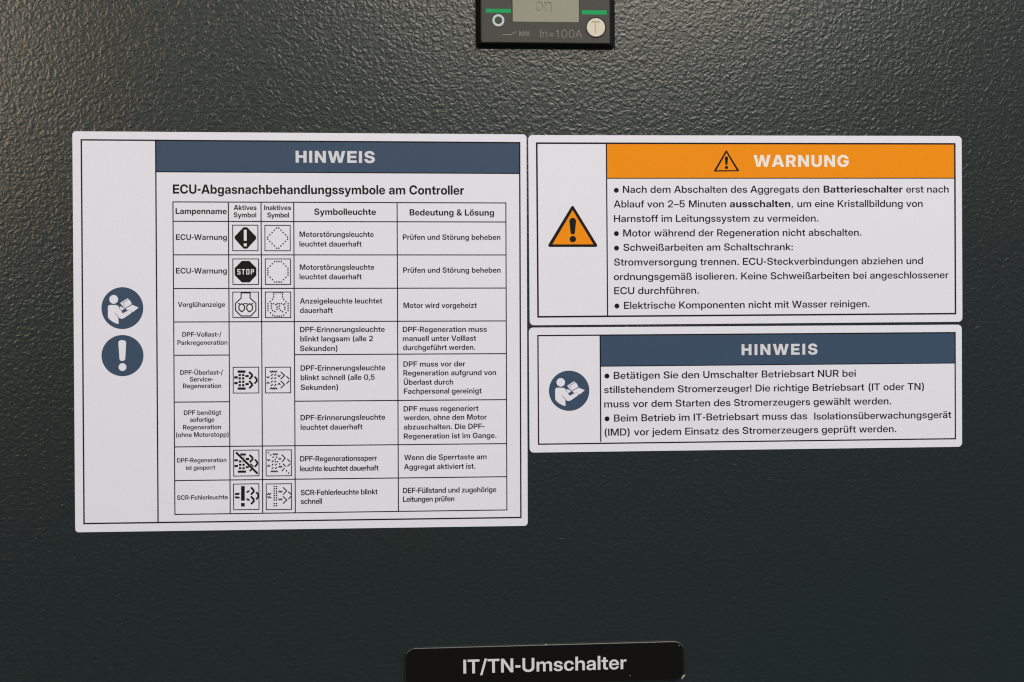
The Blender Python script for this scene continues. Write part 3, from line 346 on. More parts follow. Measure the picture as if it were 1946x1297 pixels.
FONT['X'] = {
 'A': '1521|4,0 513,1490 1005,1490 1518,0 1103,0 908,639 ~858,808 ~761,1149 711,1345 811,1345 ~759,1149 ~661,808 609,639 408,0|360,278 360,567 1162,567 1162,278',
 'E': '1273|93,0 93,1490 1212,1490 1212,1175 464,1175 464,900 1154,900 1154,595 464,595 464,315 1212,315 1212,0',
 'G': '1512|772,-24 ~554,-24 ~230,166 ~50,511 50,744 ~50,989 ~238,1333 ~563,1514 765,1514 ~898,1514 ~1132,1438 ~1313,1297 ~1426,1102 1438,982 1060,982 ~1051,1030 ~1005,1108 ~933,1162 ~838,1191 779,1191 ~666,1191 ~507,1085 ~424,886 424,744 ~424,603 ~508,404 ~669,299 784,299 ~878,299 ~1014,363 ~1086,476 1086,552 1167,545 793,545 793,815 1448,815 1448,611 ~1448,421 ~1277,135 ~973,-24',
 'H': '1481|93,0 93,1490 464,1490 464,916 1017,916 1017,1490 1388,1490 1388,0 1017,0 1017,601 464,601 464,0',
 'I': '534|81,0 81,1490 452,1490 452,0',
 'N': '1501|93,0 93,1490 475,1490 887,831 ~910,794 ~981,669 ~1059,525 1094,460 1050,360 ~1046,435 ~1040,630 ~1037,811 1037,864 1037,1490 1408,1490 1408,0 1025,0 646,605 ~618,651 ~532,798 ~431,982 378,1080 449,1109 ~456,1002 ~463,804 ~464,649 464,605 464,0',
 'R': '1350|93,0 93,1490 711,1490 ~884,1490 ~1138,1366 ~1276,1139 1276,983 ~1276,831 ~1132,609 ~869,489 690,489 319,489 319,780 685,780 ~756,780 ~858,831 ~913,922 913,983 ~913,1045 ~858,1135 ~755,1186 684,1186 464,1186 464,0|926,0 595,675 978,675 1316,0',
 'S': '1375|692,-24 ~492,-24 ~213,97 ~67,328 67,493 420,493 ~422,424 ~490,325 ~612,273 696,273 ~770,273 ~880,311 ~942,382 942,429 ~942,470 ~889,531 ~777,577 688,594 536,625 ~318,669 ~95,884 95,1048 ~95,1187 ~244,1397 ~510,1514 686,1514 ~866,1514 ~1126,1397 ~1271,1178 1275,1024 933,1024 ~925,1114 ~795,1217 691,1217 ~626,1217 ~525,1178 ~467,1110 467,1065 ~467,1025 ~516,968 ~621,926 704,909 833,883 ~958,859 ~1138,784 ~1253,680 ~1308,542 1308,455 ~1308,304 ~1162,90 ~886,-24',
 'U': '1443|722,-24 ~531,-24 ~248,113 ~92,361 92,525 92,1490 453,1490 453,556 ~453,479 ~521,360 ~642,291 722,291 ~802,291 ~923,359 ~991,478 991,556 991,1490 1352,1490 1352,526 ~1352,360 ~1196,113 ~913,-24',
 'W': '2089|401,0 4,1490 404,1490 546,844 ~569,743 ~608,538 ~645,334 662,231 581,231 ~601,334 ~641,538 ~684,743 708,844 862,1490 1228,1490 1381,844 ~1405,743 ~1449,538 ~1489,334 1509,231 1426,231 ~1444,334 ~1481,538 ~1521,743 1542,844 1685,1490 2086,1490 1688,0 1279,0 1092,740 ~1071,824 ~1026,1050 992,1205 1097,1205 ~1063,1050 ~1019,824 997,740 811,0',
}
FONT['P'] = {
 '-': '700|95,480 95,739 605,739 605,480',
 '/': '729|723,1560 243,-224 6,-224 486,1560',
 'I': '491|104,0 104,1490 386,1490 386,0',
 'N': '1479|119,0 119,1490 419,1490 925,686 ~947,652 ~1013,538 ~1088,405 1121,344 1090,273 ~1086,338 ~1081,509 ~1078,665 1078,708 1078,1490 1360,1490 1360,0 1059,0 602,725 ~577,766 ~495,901 ~395,1077 339,1175 387,1213 ~393,1102 ~399,910 ~401,767 401,726 401,0',
 'T': '1291|46,1247 46,1490 1245,1490 1245,1247 787,1247 787,0 505,0 505,1247',
 'U': '1442|721,-24 ~537,-24 ~265,114 ~114,357 114,516 114,1490 391,1490 391,539 ~391,447 ~472,305 ~620,223 721,223 ~822,223 ~970,305 ~1051,447 1051,539 1051,1490 1328,1490 1328,517 ~1328,357 ~1177,113 ~905,-24',
 'a': '1118|432,-17 ~326,-17 ~162,53 ~67,194 67,299 ~67,389 ~134,507 ~250,578 ~399,615 481,623 ~579,634 ~693,651 ~743,684 743,720 743,727 ~743,770 ~698,835 ~616,872 558,872 ~500,872 ~411,835 ~359,769 355,725 99,725 ~105,832 ~220,990 ~424,1078 565,1078 ~670,1078 ~835,1028 ~950,934 ~1009,802 1009,718 1009,0 745,0 745,149 741,149 ~715,100 ~634,25 ~515,-17|501,177 ~579,177 ~688,233 ~744,329 744,389 744,500 ~732,493 ~688,479 ~628,467 ~557,455 520,450 ~467,442 ~380,408 ~327,349 327,304 ~327,264 ~371,207 ~449,177',
 'c': '1124|583,-24 ~427,-24 ~192,116 ~61,364 61,527 ~61,690 ~192,940 ~427,1080 583,1080 ~684,1080 ~855,1020 ~983,910 ~1061,761 1069,671 806,671 ~800,713 ~765,782 ~709,831 ~634,859 586,859 ~507,859 ~393,777 ~333,628 333,527 ~333,426 ~393,278 ~507,197 586,197 ~634,197 ~708,224 ~761,274 ~796,344 804,386 1069,386 ~1063,298 ~986,148 ~857,37 ~685,-24',
 'e': '1139|581,-24 ~423,-24 ~188,118 ~61,367 61,527 ~61,688 ~191,938 ~422,1080 571,1080 ~686,1080 ~874,1000 ~1010,854 ~1083,653 1083,532 1083,459 163,459 163,638 950,638 829,593 ~829,678 ~767,803 ~654,870 576,870 ~499,870 ~386,803 ~324,678 324,593 324,475 ~324,388 ~386,257 ~504,184 588,184 ~650,184 ~744,220 ~807,285 821,329 1071,329 ~1051,225 ~914,66 ~707,-24',
 'h': '1183|378,593 378,0 109,0 109,1490 378,1490 378,785 324,785 ~375,926 ~560,1078 700,1078 ~812,1078 ~980,981 ~1074,795 1074,660 1074,0 805,0 805,615 ~805,727 ~698,843 599,843 ~535,843 ~435,791 ~378,680',
 'l': '461|95,0 95,1510 365,1510 365,0',
 'm': '1791|109,0 109,1056 369,1056 369,823 350,823 ~379,908 ~480,1022 ~614,1078 688,1078 ~809,1078 ~986,938 1006,823 974,823 ~994,900 ~1095,1015 ~1242,1078 1328,1078 ~1429,1078 ~1590,990 ~1683,821 1683,698 1683,0 1413,0 1413,655 ~1413,755 ~1303,852 1225,852 ~1164,852 ~1075,799 ~1026,705 1026,643 1026,0 765,0 765,665 ~765,750 ~662,852 580,852 ~525,852 ~433,800 ~378,700 378,628 378,0',
 'r': '743|109,0 109,1056 368,1056 368,879 371,879 ~400,972 ~525,1065 628,1065 ~654,1065 ~696,1063 712,1062 712,827 ~697,829 ~627,834 590,834 ~530,834 ~434,779 ~378,670 378,588 378,0',
 's': '1046|533,-25 ~401,-25 ~193,57 ~67,215 59,329 324,329 ~332,255 ~437,173 528,173 ~616,173 ~716,241 716,294 ~716,339 ~641,395 575,408 393,445 ~241,476 ~83,630 83,751 ~83,849 ~189,997 ~385,1079 517,1079 ~649,1079 ~847,992 ~960,834 963,725 711,725 ~710,792 ~607,882 524,882 ~444,882 ~351,811 351,760 ~351,715 ~423,659 487,645 681,606 ~839,574 ~989,432 989,316 ~989,212 ~872,59 ~666,-25',
 't': '732|686,1056 686,842 17,842 17,1056|201,1344 470,1344 470,312 ~470,257 ~515,214 576,214 ~601,214 ~667,214 686,214 686,0 ~659,0 ~570,0 526,0 ~359,0 ~201,133 201,272',
}
FONT['L'] = {
 '0': '1320|660,-21 ~501,-21 ~264,169 ~133,513 133,744 ~133,976 ~264,1321 ~501,1511 660,1511 ~820,1511 ~1057,1321 ~1187,976 1187,744 ~1187,513 ~1057,169 ~820,-21|660,101 ~781,101 ~960,259 ~1058,548 1058,744 ~1058,941 ~960,1231 ~781,1389 660,1389 ~539,1389 ~360,1231 ~262,941 262,744 ~262,548 ~360,259 ~539,101',
 '1': '1060|480,0 480,1050 170,1050 170,1180 330,1200 440,1290 500,1490 615,1490 615,0',
 '=': '1320|246,730 246,851 1074,851 1074,730|246,313 246,434 1074,434 1074,313',
 'A': '1298|20,0 572,1490 729,1490 1278,0 1134,0 781,983 ~750,1069 ~679,1275 630,1426 671,1426 ~622,1275 ~551,1069 520,983 162,0|283,442 283,564 1015,564 1015,442',
 'I': '407|136,0 136,1490 271,1490 271,0',
 'T': '1235|53,1368 53,1490 1182,1490 1182,1368 686,1368 686,0 551,0 551,1368',
 'n': '1103|257,641 257,0 129,0 129,1056 255,1056 255,805 219,805 ~265,943 ~460,1075 585,1075 ~695,1075 ~871,980 ~974,799 974,667 974,0 845,0 845,659 ~845,801 ~694,955 564,955 ~478,955 ~339,885 ~257,745',
 'o': '1102|551,-21 ~409,-21 ~191,120 ~70,367 70,527 ~70,687 ~191,936 ~409,1077 551,1077 ~695,1077 ~911,936 ~1032,687 1032,527 ~1032,367 ~911,120 ~695,-21|551,97 ~659,97 ~816,204 ~902,399 902,527 ~902,656 ~816,850 ~659,959 551,959 ~445,959 ~286,851 ~200,656 200,527 ~200,398 ~286,204 ~444,97',
}


def flatten(raw, seg=4):
    """control polygon with on/off points -> polyline"""
    n = len(raw)
    full = []
    for i in range(n):
        x, y, on = raw[i]
        px_, py_, pon = raw[i - 1]
        if not on and not pon:
            full.append(((x + px_) / 2, (y + py_) / 2, True))
        full.append((x, y, on))
    while not full[0][2]:
        full.append(full.pop(0))
    out = []
    m = len(full)
    i = 0
    while i < m:
        x, y, on = full[i]
        if on:
            out.append((x, y))
            i += 1
        else:
            x0, y0 = out[-1]
            x2, y2, _ = full[(i + 1) % m]
            for k in range(1, seg):
                t = k / seg
                out.append(((1 - t) ** 2 * x0 + 2 * t * (1 - t) * x + t * t * x2,
                            (1 - t) ** 2 * y0 + 2 * t * (1 - t) * y + t * t * y2))
            i += 1
    return out


def area2(P):
    return sum(P[i - 1][0] * P[i][1] - P[i][0] * P[i - 1][1] for i in range(len(P)))


def winding(contours, x, y):
    w = 0
    for P in contours:
        for i in range(len(P)):
            x0, y0 = P[i - 1]
            x1, y1 = P[i]
            if (y0 <= y) != (y1 <= y):
                t = (y - y0) / (y1 - y0)
                if x0 + t * (x1 - x0) > x:
                    w += 1 if y1 > y0 else -1
    return w


def tessellate(contours, keep=lambda w: w != 0):
    vs, es = [], []
    for P in contours:
        b = len(vs)
        vs += [Vector(p) for p in P]
        es += [(b + i, b + (i + 1) % len(P)) for i in range(len(P))]
    r = delaunay_2d_cdt(vs, es, [], 0, 1e-6)
    pts = [(v.x, v.y) for v in r[0]]
    tris = []
    for f in r[2]:
        cx_ = sum(pts[i][0] for i in f) / len(f)
        cy_ = sum(pts[i][1] for i in f) / len(f)
        if keep(winding(contours, cx_, cy_)):
            if area2([pts[i] for i in f]) < 0:
                f = f[::-1]
            tris.append(tuple(f))
    return pts, tris


GLYPHS = {}


def glyph(style, ch):
    key = (style, ch)
    if key not in GLYPHS:
        rec = FONT[style][ch].split('|')
        cons = []
        for c in rec[1:]:
            raw = []
            for t in c.split():
                on = t[0] != '~'
                x, y = t.lstrip('~').split(',')
                raw.append((int(x) / 1490, int(y) / 1490, on))
            cons.append(flatten(raw))
        pts, tris = tessellate(cons) if cons else ([], [])
        GLYPHS[key] = (int(rec[0]) / 1490, cons, pts, tris)
    return GLYPHS[key]


class Mesh:
    """collects faces in millimetres: u right, v up, d towards the viewer"""

    def __init__(self):
        self.v, self.f = [], []

    def add(self, pts3, faces):
        b = len(self.v)
        self.v += [(p[0] * MM, -p[2] * MM, p[1] * MM) for p in pts3]
        self.f += [tuple(b + i for i in f) for f in faces]

    def flat(self, contours, d, keep=lambda w: w % 2 != 0):
        pts, tris = tessellate(contours, keep)
        self.add([(x, y, d) for x, y in pts], tris)

    def poly(self, P, d):
        P = list(P)
        if area2(P) < 0:
            P = P[::-1]
        self.add([(x, y, d) for x, y in P], [tuple(range(len(P)))])

    def rect(self, x0, y0, x1, y1, d):
        self.poly([(x0, y0), (x1, y0), (x1, y1), (x0, y1)], d)

    def frame(self, x0, y0, x1, y1, w, d):
        self.rect(x0, y0, x1, y0 + w, d)
        self.rect(x0, y1 - w, x1, y1, d)
        self.rect(x0, y0 + w, x0 + w, y1 - w, d)
        self.rect(x1 - w, y0 + w, x1, y1 - w, d)

    def loops(self, rings, cap=True, back=False):
        """skin a list of equally long 3-D rings, back to front"""
        n = len(rings[0])
        pts = [p for r in rings for p in r]
        fs = []
        for k in range(len(rings) - 1):
            for i in range(n):
                j = (i + 1) % n
                fs.append((k * n + i, k * n + j, (k + 1) * n + j, (k + 1) * n + i))
        if cap:
            fs.append(tuple((len(rings) - 1) * n + i for i in range(n)))
        if back:
            fs.append(tuple(reversed(range(n))))
        self.add(pts, fs)

    def text(self, s, style, x, y, width, cap, d, lo=0.94, hi=1.12):
        """ink starts at x, ends at x + width, stands on y, capitals cap high"""
        gl = [glyph(style, c) for c in s]
        ink = [min((p[0] for c in g[1] for p in c), default=0) for g in gl]
        inkr = [max((p[0] for c in g[1] for p in c), default=0) for g in gl]
        nat = sum(g[0] for g in gl[:-1]) + inkr[-1] - ink[0]
        r = width / (nat * cap)
        if style == 'X':
            hi = 1.06
        sx = min(max(r, lo), hi) if len(s) > 1 else 1.0
        tr = (width - nat * cap * sx) / max(1, len(s) - 1)
        pen = x - ink[0] * cap * sx
        out = []
        for g in gl:
            if g[3]:
                self.add([(pen + px_ * cap * sx, y + py_ * cap, d) for px_, py_ in g[2]], g[3])
                out += [[(pen + px_ * cap * sx, y + py_ * cap) for px_, py_ in c] for c in g[1]]
            pen += g[0] * cap * sx + tr
        return out

    def build(self, name, mat, parent=None, smooth=False):
        me = bpy.data.meshes.new(name)
        me.from_pydata(self.v, [], self.f)
        me.materials.append(mat)
        me.update()
        if smooth:
            for p in me.polygons:
                p.use_smooth = True
        o = bpy.data.objects.new(name, me)
        COL.objects.link(o)
        if parent:
            o.parent = parent
        return o


def text_contours(s, style, x, y, width, cap):
    return Mesh().text(s, style, x, y, width, cap, 0, lo=0.6)


def disc(cx_, cy_, r, n=32):
    return [(cx_ + r * math.cos(2 * math.pi * i / n), cy_ + r * math.sin(2 * math.pi * i / n)) for i in range(n)]


def rounded(x0, y0, x1, y1, r, n=7):
    P = []
    for cx_, cy_, a0 in ((x1 - r, y0 + r, -90), (x1 - r, y1 - r, 0), (x0 + r, y1 - r, 90), (x0 + r, y0 + r, 180)):
        for i in range(n + 1):
            a = math.radians(a0 + 90 * i / n)
            P.append((cx_ + r * math.cos(a), cy_ + r * math.sin(a)))
    return P


def at(P, d):
    return [(x, y, d) for x, y in P]


def empty(name, x, z, rot=0.0):
    o = bpy.data.objects.new(name, None)
    o.empty_display_size = 0.02
    COL.objects.link(o)
    o.location = (x * MM, 0, z * MM)
    o.rotation_euler = (0, -rot, 0)
    return o


def tag(o, label=None, category=None, group=None, kind=None):
    for k, v in (('label', label), ('category', category), ('group', group), ('kind', kind)):
        if v:
            o[k] = v
    return o


# ------------------------------------------------------------------ measured layout (mm, each sticker from its lower left corner)
LEFT_TEXT = {'band': [('HINWEIS', 'X', 94.26, 158.37, 33.99, 5.09)],
 'cells': [[('Lampenname', 'B', 43.14, 136.11, 21.64, 2.52)], [('Aktives', 'B', 67.77, 137.88, 9.71, 2.14), ('Symbol', 'B', 67.75, 134.71, 9.61, 2.14)],
           [('Inaktives', 'B', 80.72, 137.89, 11.48, 2.14), ('Symbol', 'B', 82.02, 134.71, 9.24, 2.14)], [('Symbolleuchte', 'B', 102.1, 135.88, 26.55, 2.75)],
           [('Bedeutung & Lösung', 'B', 143.19, 135.71, 36.72, 2.75)], [('ECU-Warnung', 'M', 43.21, 124.99, 21.58, 2.43)],
           [('Motorstörungsleuchte', 'M', 95.73, 126.34, 31.92, 2.36), ('leuchtet dauerhaft', 'M', 95.71, 122.18, 26.67, 2.36)],
           [('Prüfen und Störung beheben', 'M', 140.18, 125.16, 42.46, 2.36)], [('ECU-Warnung', 'M', 43.12, 110.58, 21.59, 2.43)],
           [('Motorstörungsleuchte', 'M', 95.8, 112.13, 31.98, 2.36), ('leuchtet dauerhaft', 'M', 95.68, 108.03, 26.68, 2.36)],
           [('Prüfen und Störung beheben', 'M', 140.26, 110.85, 42.42, 2.36)], [('Vorglühanzeige', 'M', 43.88, 96.26, 20.0, 2.12)],
           [('Anzeigeleuchte leuchtet', 'M', 95.77, 97.55, 35.41, 2.36), ('dauerhaft', 'M', 95.75, 93.51, 14.05, 2.36)],
           [('Motor wird vorgeheizt', 'M', 140.34, 95.54, 31.87, 2.36)],
           [('DPF-Vollast-/', 'M', 45.63, 83.45, 16.62, 2.03), ('Parkregeneration', 'M', 43.55, 79.96, 21.21, 2.03)],
           [('DPF-Erinnerungsleuchte', 'M', 95.75, 85.22, 36.47, 2.36), ('blinkt langsam (alle 2', 'M', 95.83, 81.22, 31.26, 2.36),
            ('Sekunden)', 'M', 95.7, 77.04, 16.09, 2.36)],
           [('DPF-Regeneration muss', 'M', 140.02, 85.09, 36.56, 2.36), ('manuell unter Volllast', 'M', 140.0, 81.17, 31.87, 2.36),
            ('durchgeführt werden.', 'M', 140.09, 77.25, 31.4, 2.36)],
           [('DPF-Überlast-/', 'M', 44.66, 67.1, 18.16, 2.03), ('Service-', 'M', 48.71, 64.19, 9.88, 2.03), ('Regeneration', 'M', 45.82, 61.35, 16.19, 2.03)],
           [('DPF-Erinnerungsleuchte', 'M', 95.91, 68.56, 36.48, 2.36), ('blinkt schnell (alle 0,5', 'M', 95.94, 64.46, 31.85, 2.36),
            ('Sekunden)', 'M', 95.91, 60.24, 16.05, 2.36)],
           [('DPF muss vor der', 'M', 140.21, 70.04, 26.88, 2.36), ('Regeneration aufgrund von', 'M', 140.19, 66.19, 40.37, 2.36),
            ('Überlast durch', 'M', 140.33, 62.16, 21.51, 2.36), ('Fachpersonal gereinigt', 'M', 140.36, 58.24, 33.86, 2.36)],
           [('DPF benötigt', 'M', 46.09, 49.84, 15.85, 2.03), ('sofortige', 'M', 48.73, 46.83, 10.35, 2.03), ('Regeneration', 'M', 45.7, 43.6, 16.15, 2.03),
            ('(ohne Motorstopp)', 'M', 42.77, 40.37, 22.26, 2.03)],
           [('DPF-Erinnerungsleuchte', 'M', 95.78, 47.1, 36.44, 2.36), ('leuchtet dauerhaft', 'M', 95.81, 42.98, 26.6, 2.36)],
           [('DPF muss regeneriert', 'M', 140.21, 50.57, 32.58, 2.36), ('werden, ohne den Motor', 'M', 140.3, 46.78, 36.11, 2.36),
            ('abzuschalten. Die DPF-', 'M', 140.28, 42.7, 35.1, 2.36), ('Regeneration ist im Gange.', 'M', 140.26, 38.69, 40.39, 2.36)],
           [('DPF-Regeneration', 'M', 43.07, 29.42, 20.99, 1.89), ('ist gesperrt', 'M', 46.83, 26.24, 12.47, 1.89)],
           [('DPF-Regenerationssperr', 'M', 95.52, 29.33, 33.08, 2.36), ('leuchte leuchtet dauerhaft', 'M', 95.5, 25.05, 33.76, 2.36)],
           [('Wenn die Sperrtaste am', 'M', 140.37, 29.41, 35.91, 2.36), ('Aggregat aktiviert ist.', 'M', 140.29, 25.35, 31.05, 2.36)],
           [('SCR-Fehlerleuchte', 'M', 43.0, 13.37, 21.55, 1.96)],
           [('SCR-Fehlerleuchte blinkt', 'M', 95.7, 14.7, 33.09, 2.36), ('schnell', 'M', 95.67, 10.9, 9.09, 2.36)],
           [('DEF-Füllstand und zugehörige', 'M', 139.82, 15.03, 40.66, 2.36), ('Leitungen prüfen', 'M', 139.8, 11.22, 22.32, 2.36)]],
 'heading': [('ECU-Abgasnachbehandlungssymbole am Controller', 'B', 42.05, 144.81, 124.81, 3.96)]}
WARN_TEXT = {'band': [('WARNUNG', 'X', 99.88, 69.29, 43.05, 5.25)],
 'bullets': [(38.66, 58.97, 1.09), (38.55, 39.99, 1.09), (38.56, 33.6, 1.09), (38.56, 8.19, 1.09)],
 'paras': [[('Nach dem Abschalten des Aggregats den', 'R', 41.57, 57.83, 88.01, 3.12), ('Batterieschalter', 'B', 131.51, 57.84, 35.92, 3.12),
            ('erst nach', 'R', 169.06, 57.83, 19.51, 3.12), ('Ablauf von 2–5 Minuten', 'R', 37.45, 51.43, 50.02, 3.12), ('ausschalten', 'B', 89.18, 51.44, 27.21, 3.12),
            (',', 'R', 116.93, 51.45, 0.7, 3.12), ('um eine Kristallbildung von', 'R', 119.61, 51.43, 57.0, 3.12),
            ('Harnstoff im Leitungssystem zu vermeiden.', 'R', 37.52, 45.03, 91.57, 3.12)],
           [('Motor während der Regeneration nicht abschalten.', 'R', 41.56, 38.68, 107.04, 3.12)],
           [('Schweißarbeiten am Schaltschrank:', 'R', 41.63, 32.36, 75.85, 3.12),
            ('Stromversorgung trennen. ECU-Steckverbindungen abziehen und', 'R', 37.45, 25.94, 139.15, 3.12),
            ('ordnungsgemäß isolieren. Keine Schweißarbeiten bei angeschlossener', 'R', 37.26, 19.54, 151.04, 3.12),
            ('ECU durchführen.', 'R', 37.38, 13.36, 37.72, 3.12)],
           [('Elektrische Komponenten nicht mit Wasser reinigen.', 'R', 41.68, 6.89, 110.39, 3.12)]]}
NOTE_TEXT = {'band': [('HINWEIS', 'X', 94.5, 41.94, 34.23, 4.83)],
 'bullets': [(34.35, 33.25, 1.09), (34.3, 14.45, 1.09)],
 'paras': [[('Betätigen Sie den Umschalter Betriebsart NUR bei', 'R', 37.37, 31.93, 108.8, 3.13),
            ('stillstehendem Stromerzeuger! Die richtige Betriebsart (IT oder TN)', 'R', 33.03, 25.73, 144.26, 3.13),
            ('muss vor dem Starten des Stromerzeugers gewählt werden.', 'R', 33.06, 19.43, 129.19, 3.13)],
           [('Beim Betrieb im IT-Betriebsart muss das', 'R', 37.38, 13.18, 86.59, 3.13), ('Isolationsüberwachungsgerät', 'R', 127.14, 12.99, 62.66, 3.13),
            ('(IMD) vor jedem Einsatz des Stromerzeugers geprüft werden.', 'R', 33.21, 7.0, 131.35, 3.13)]]}
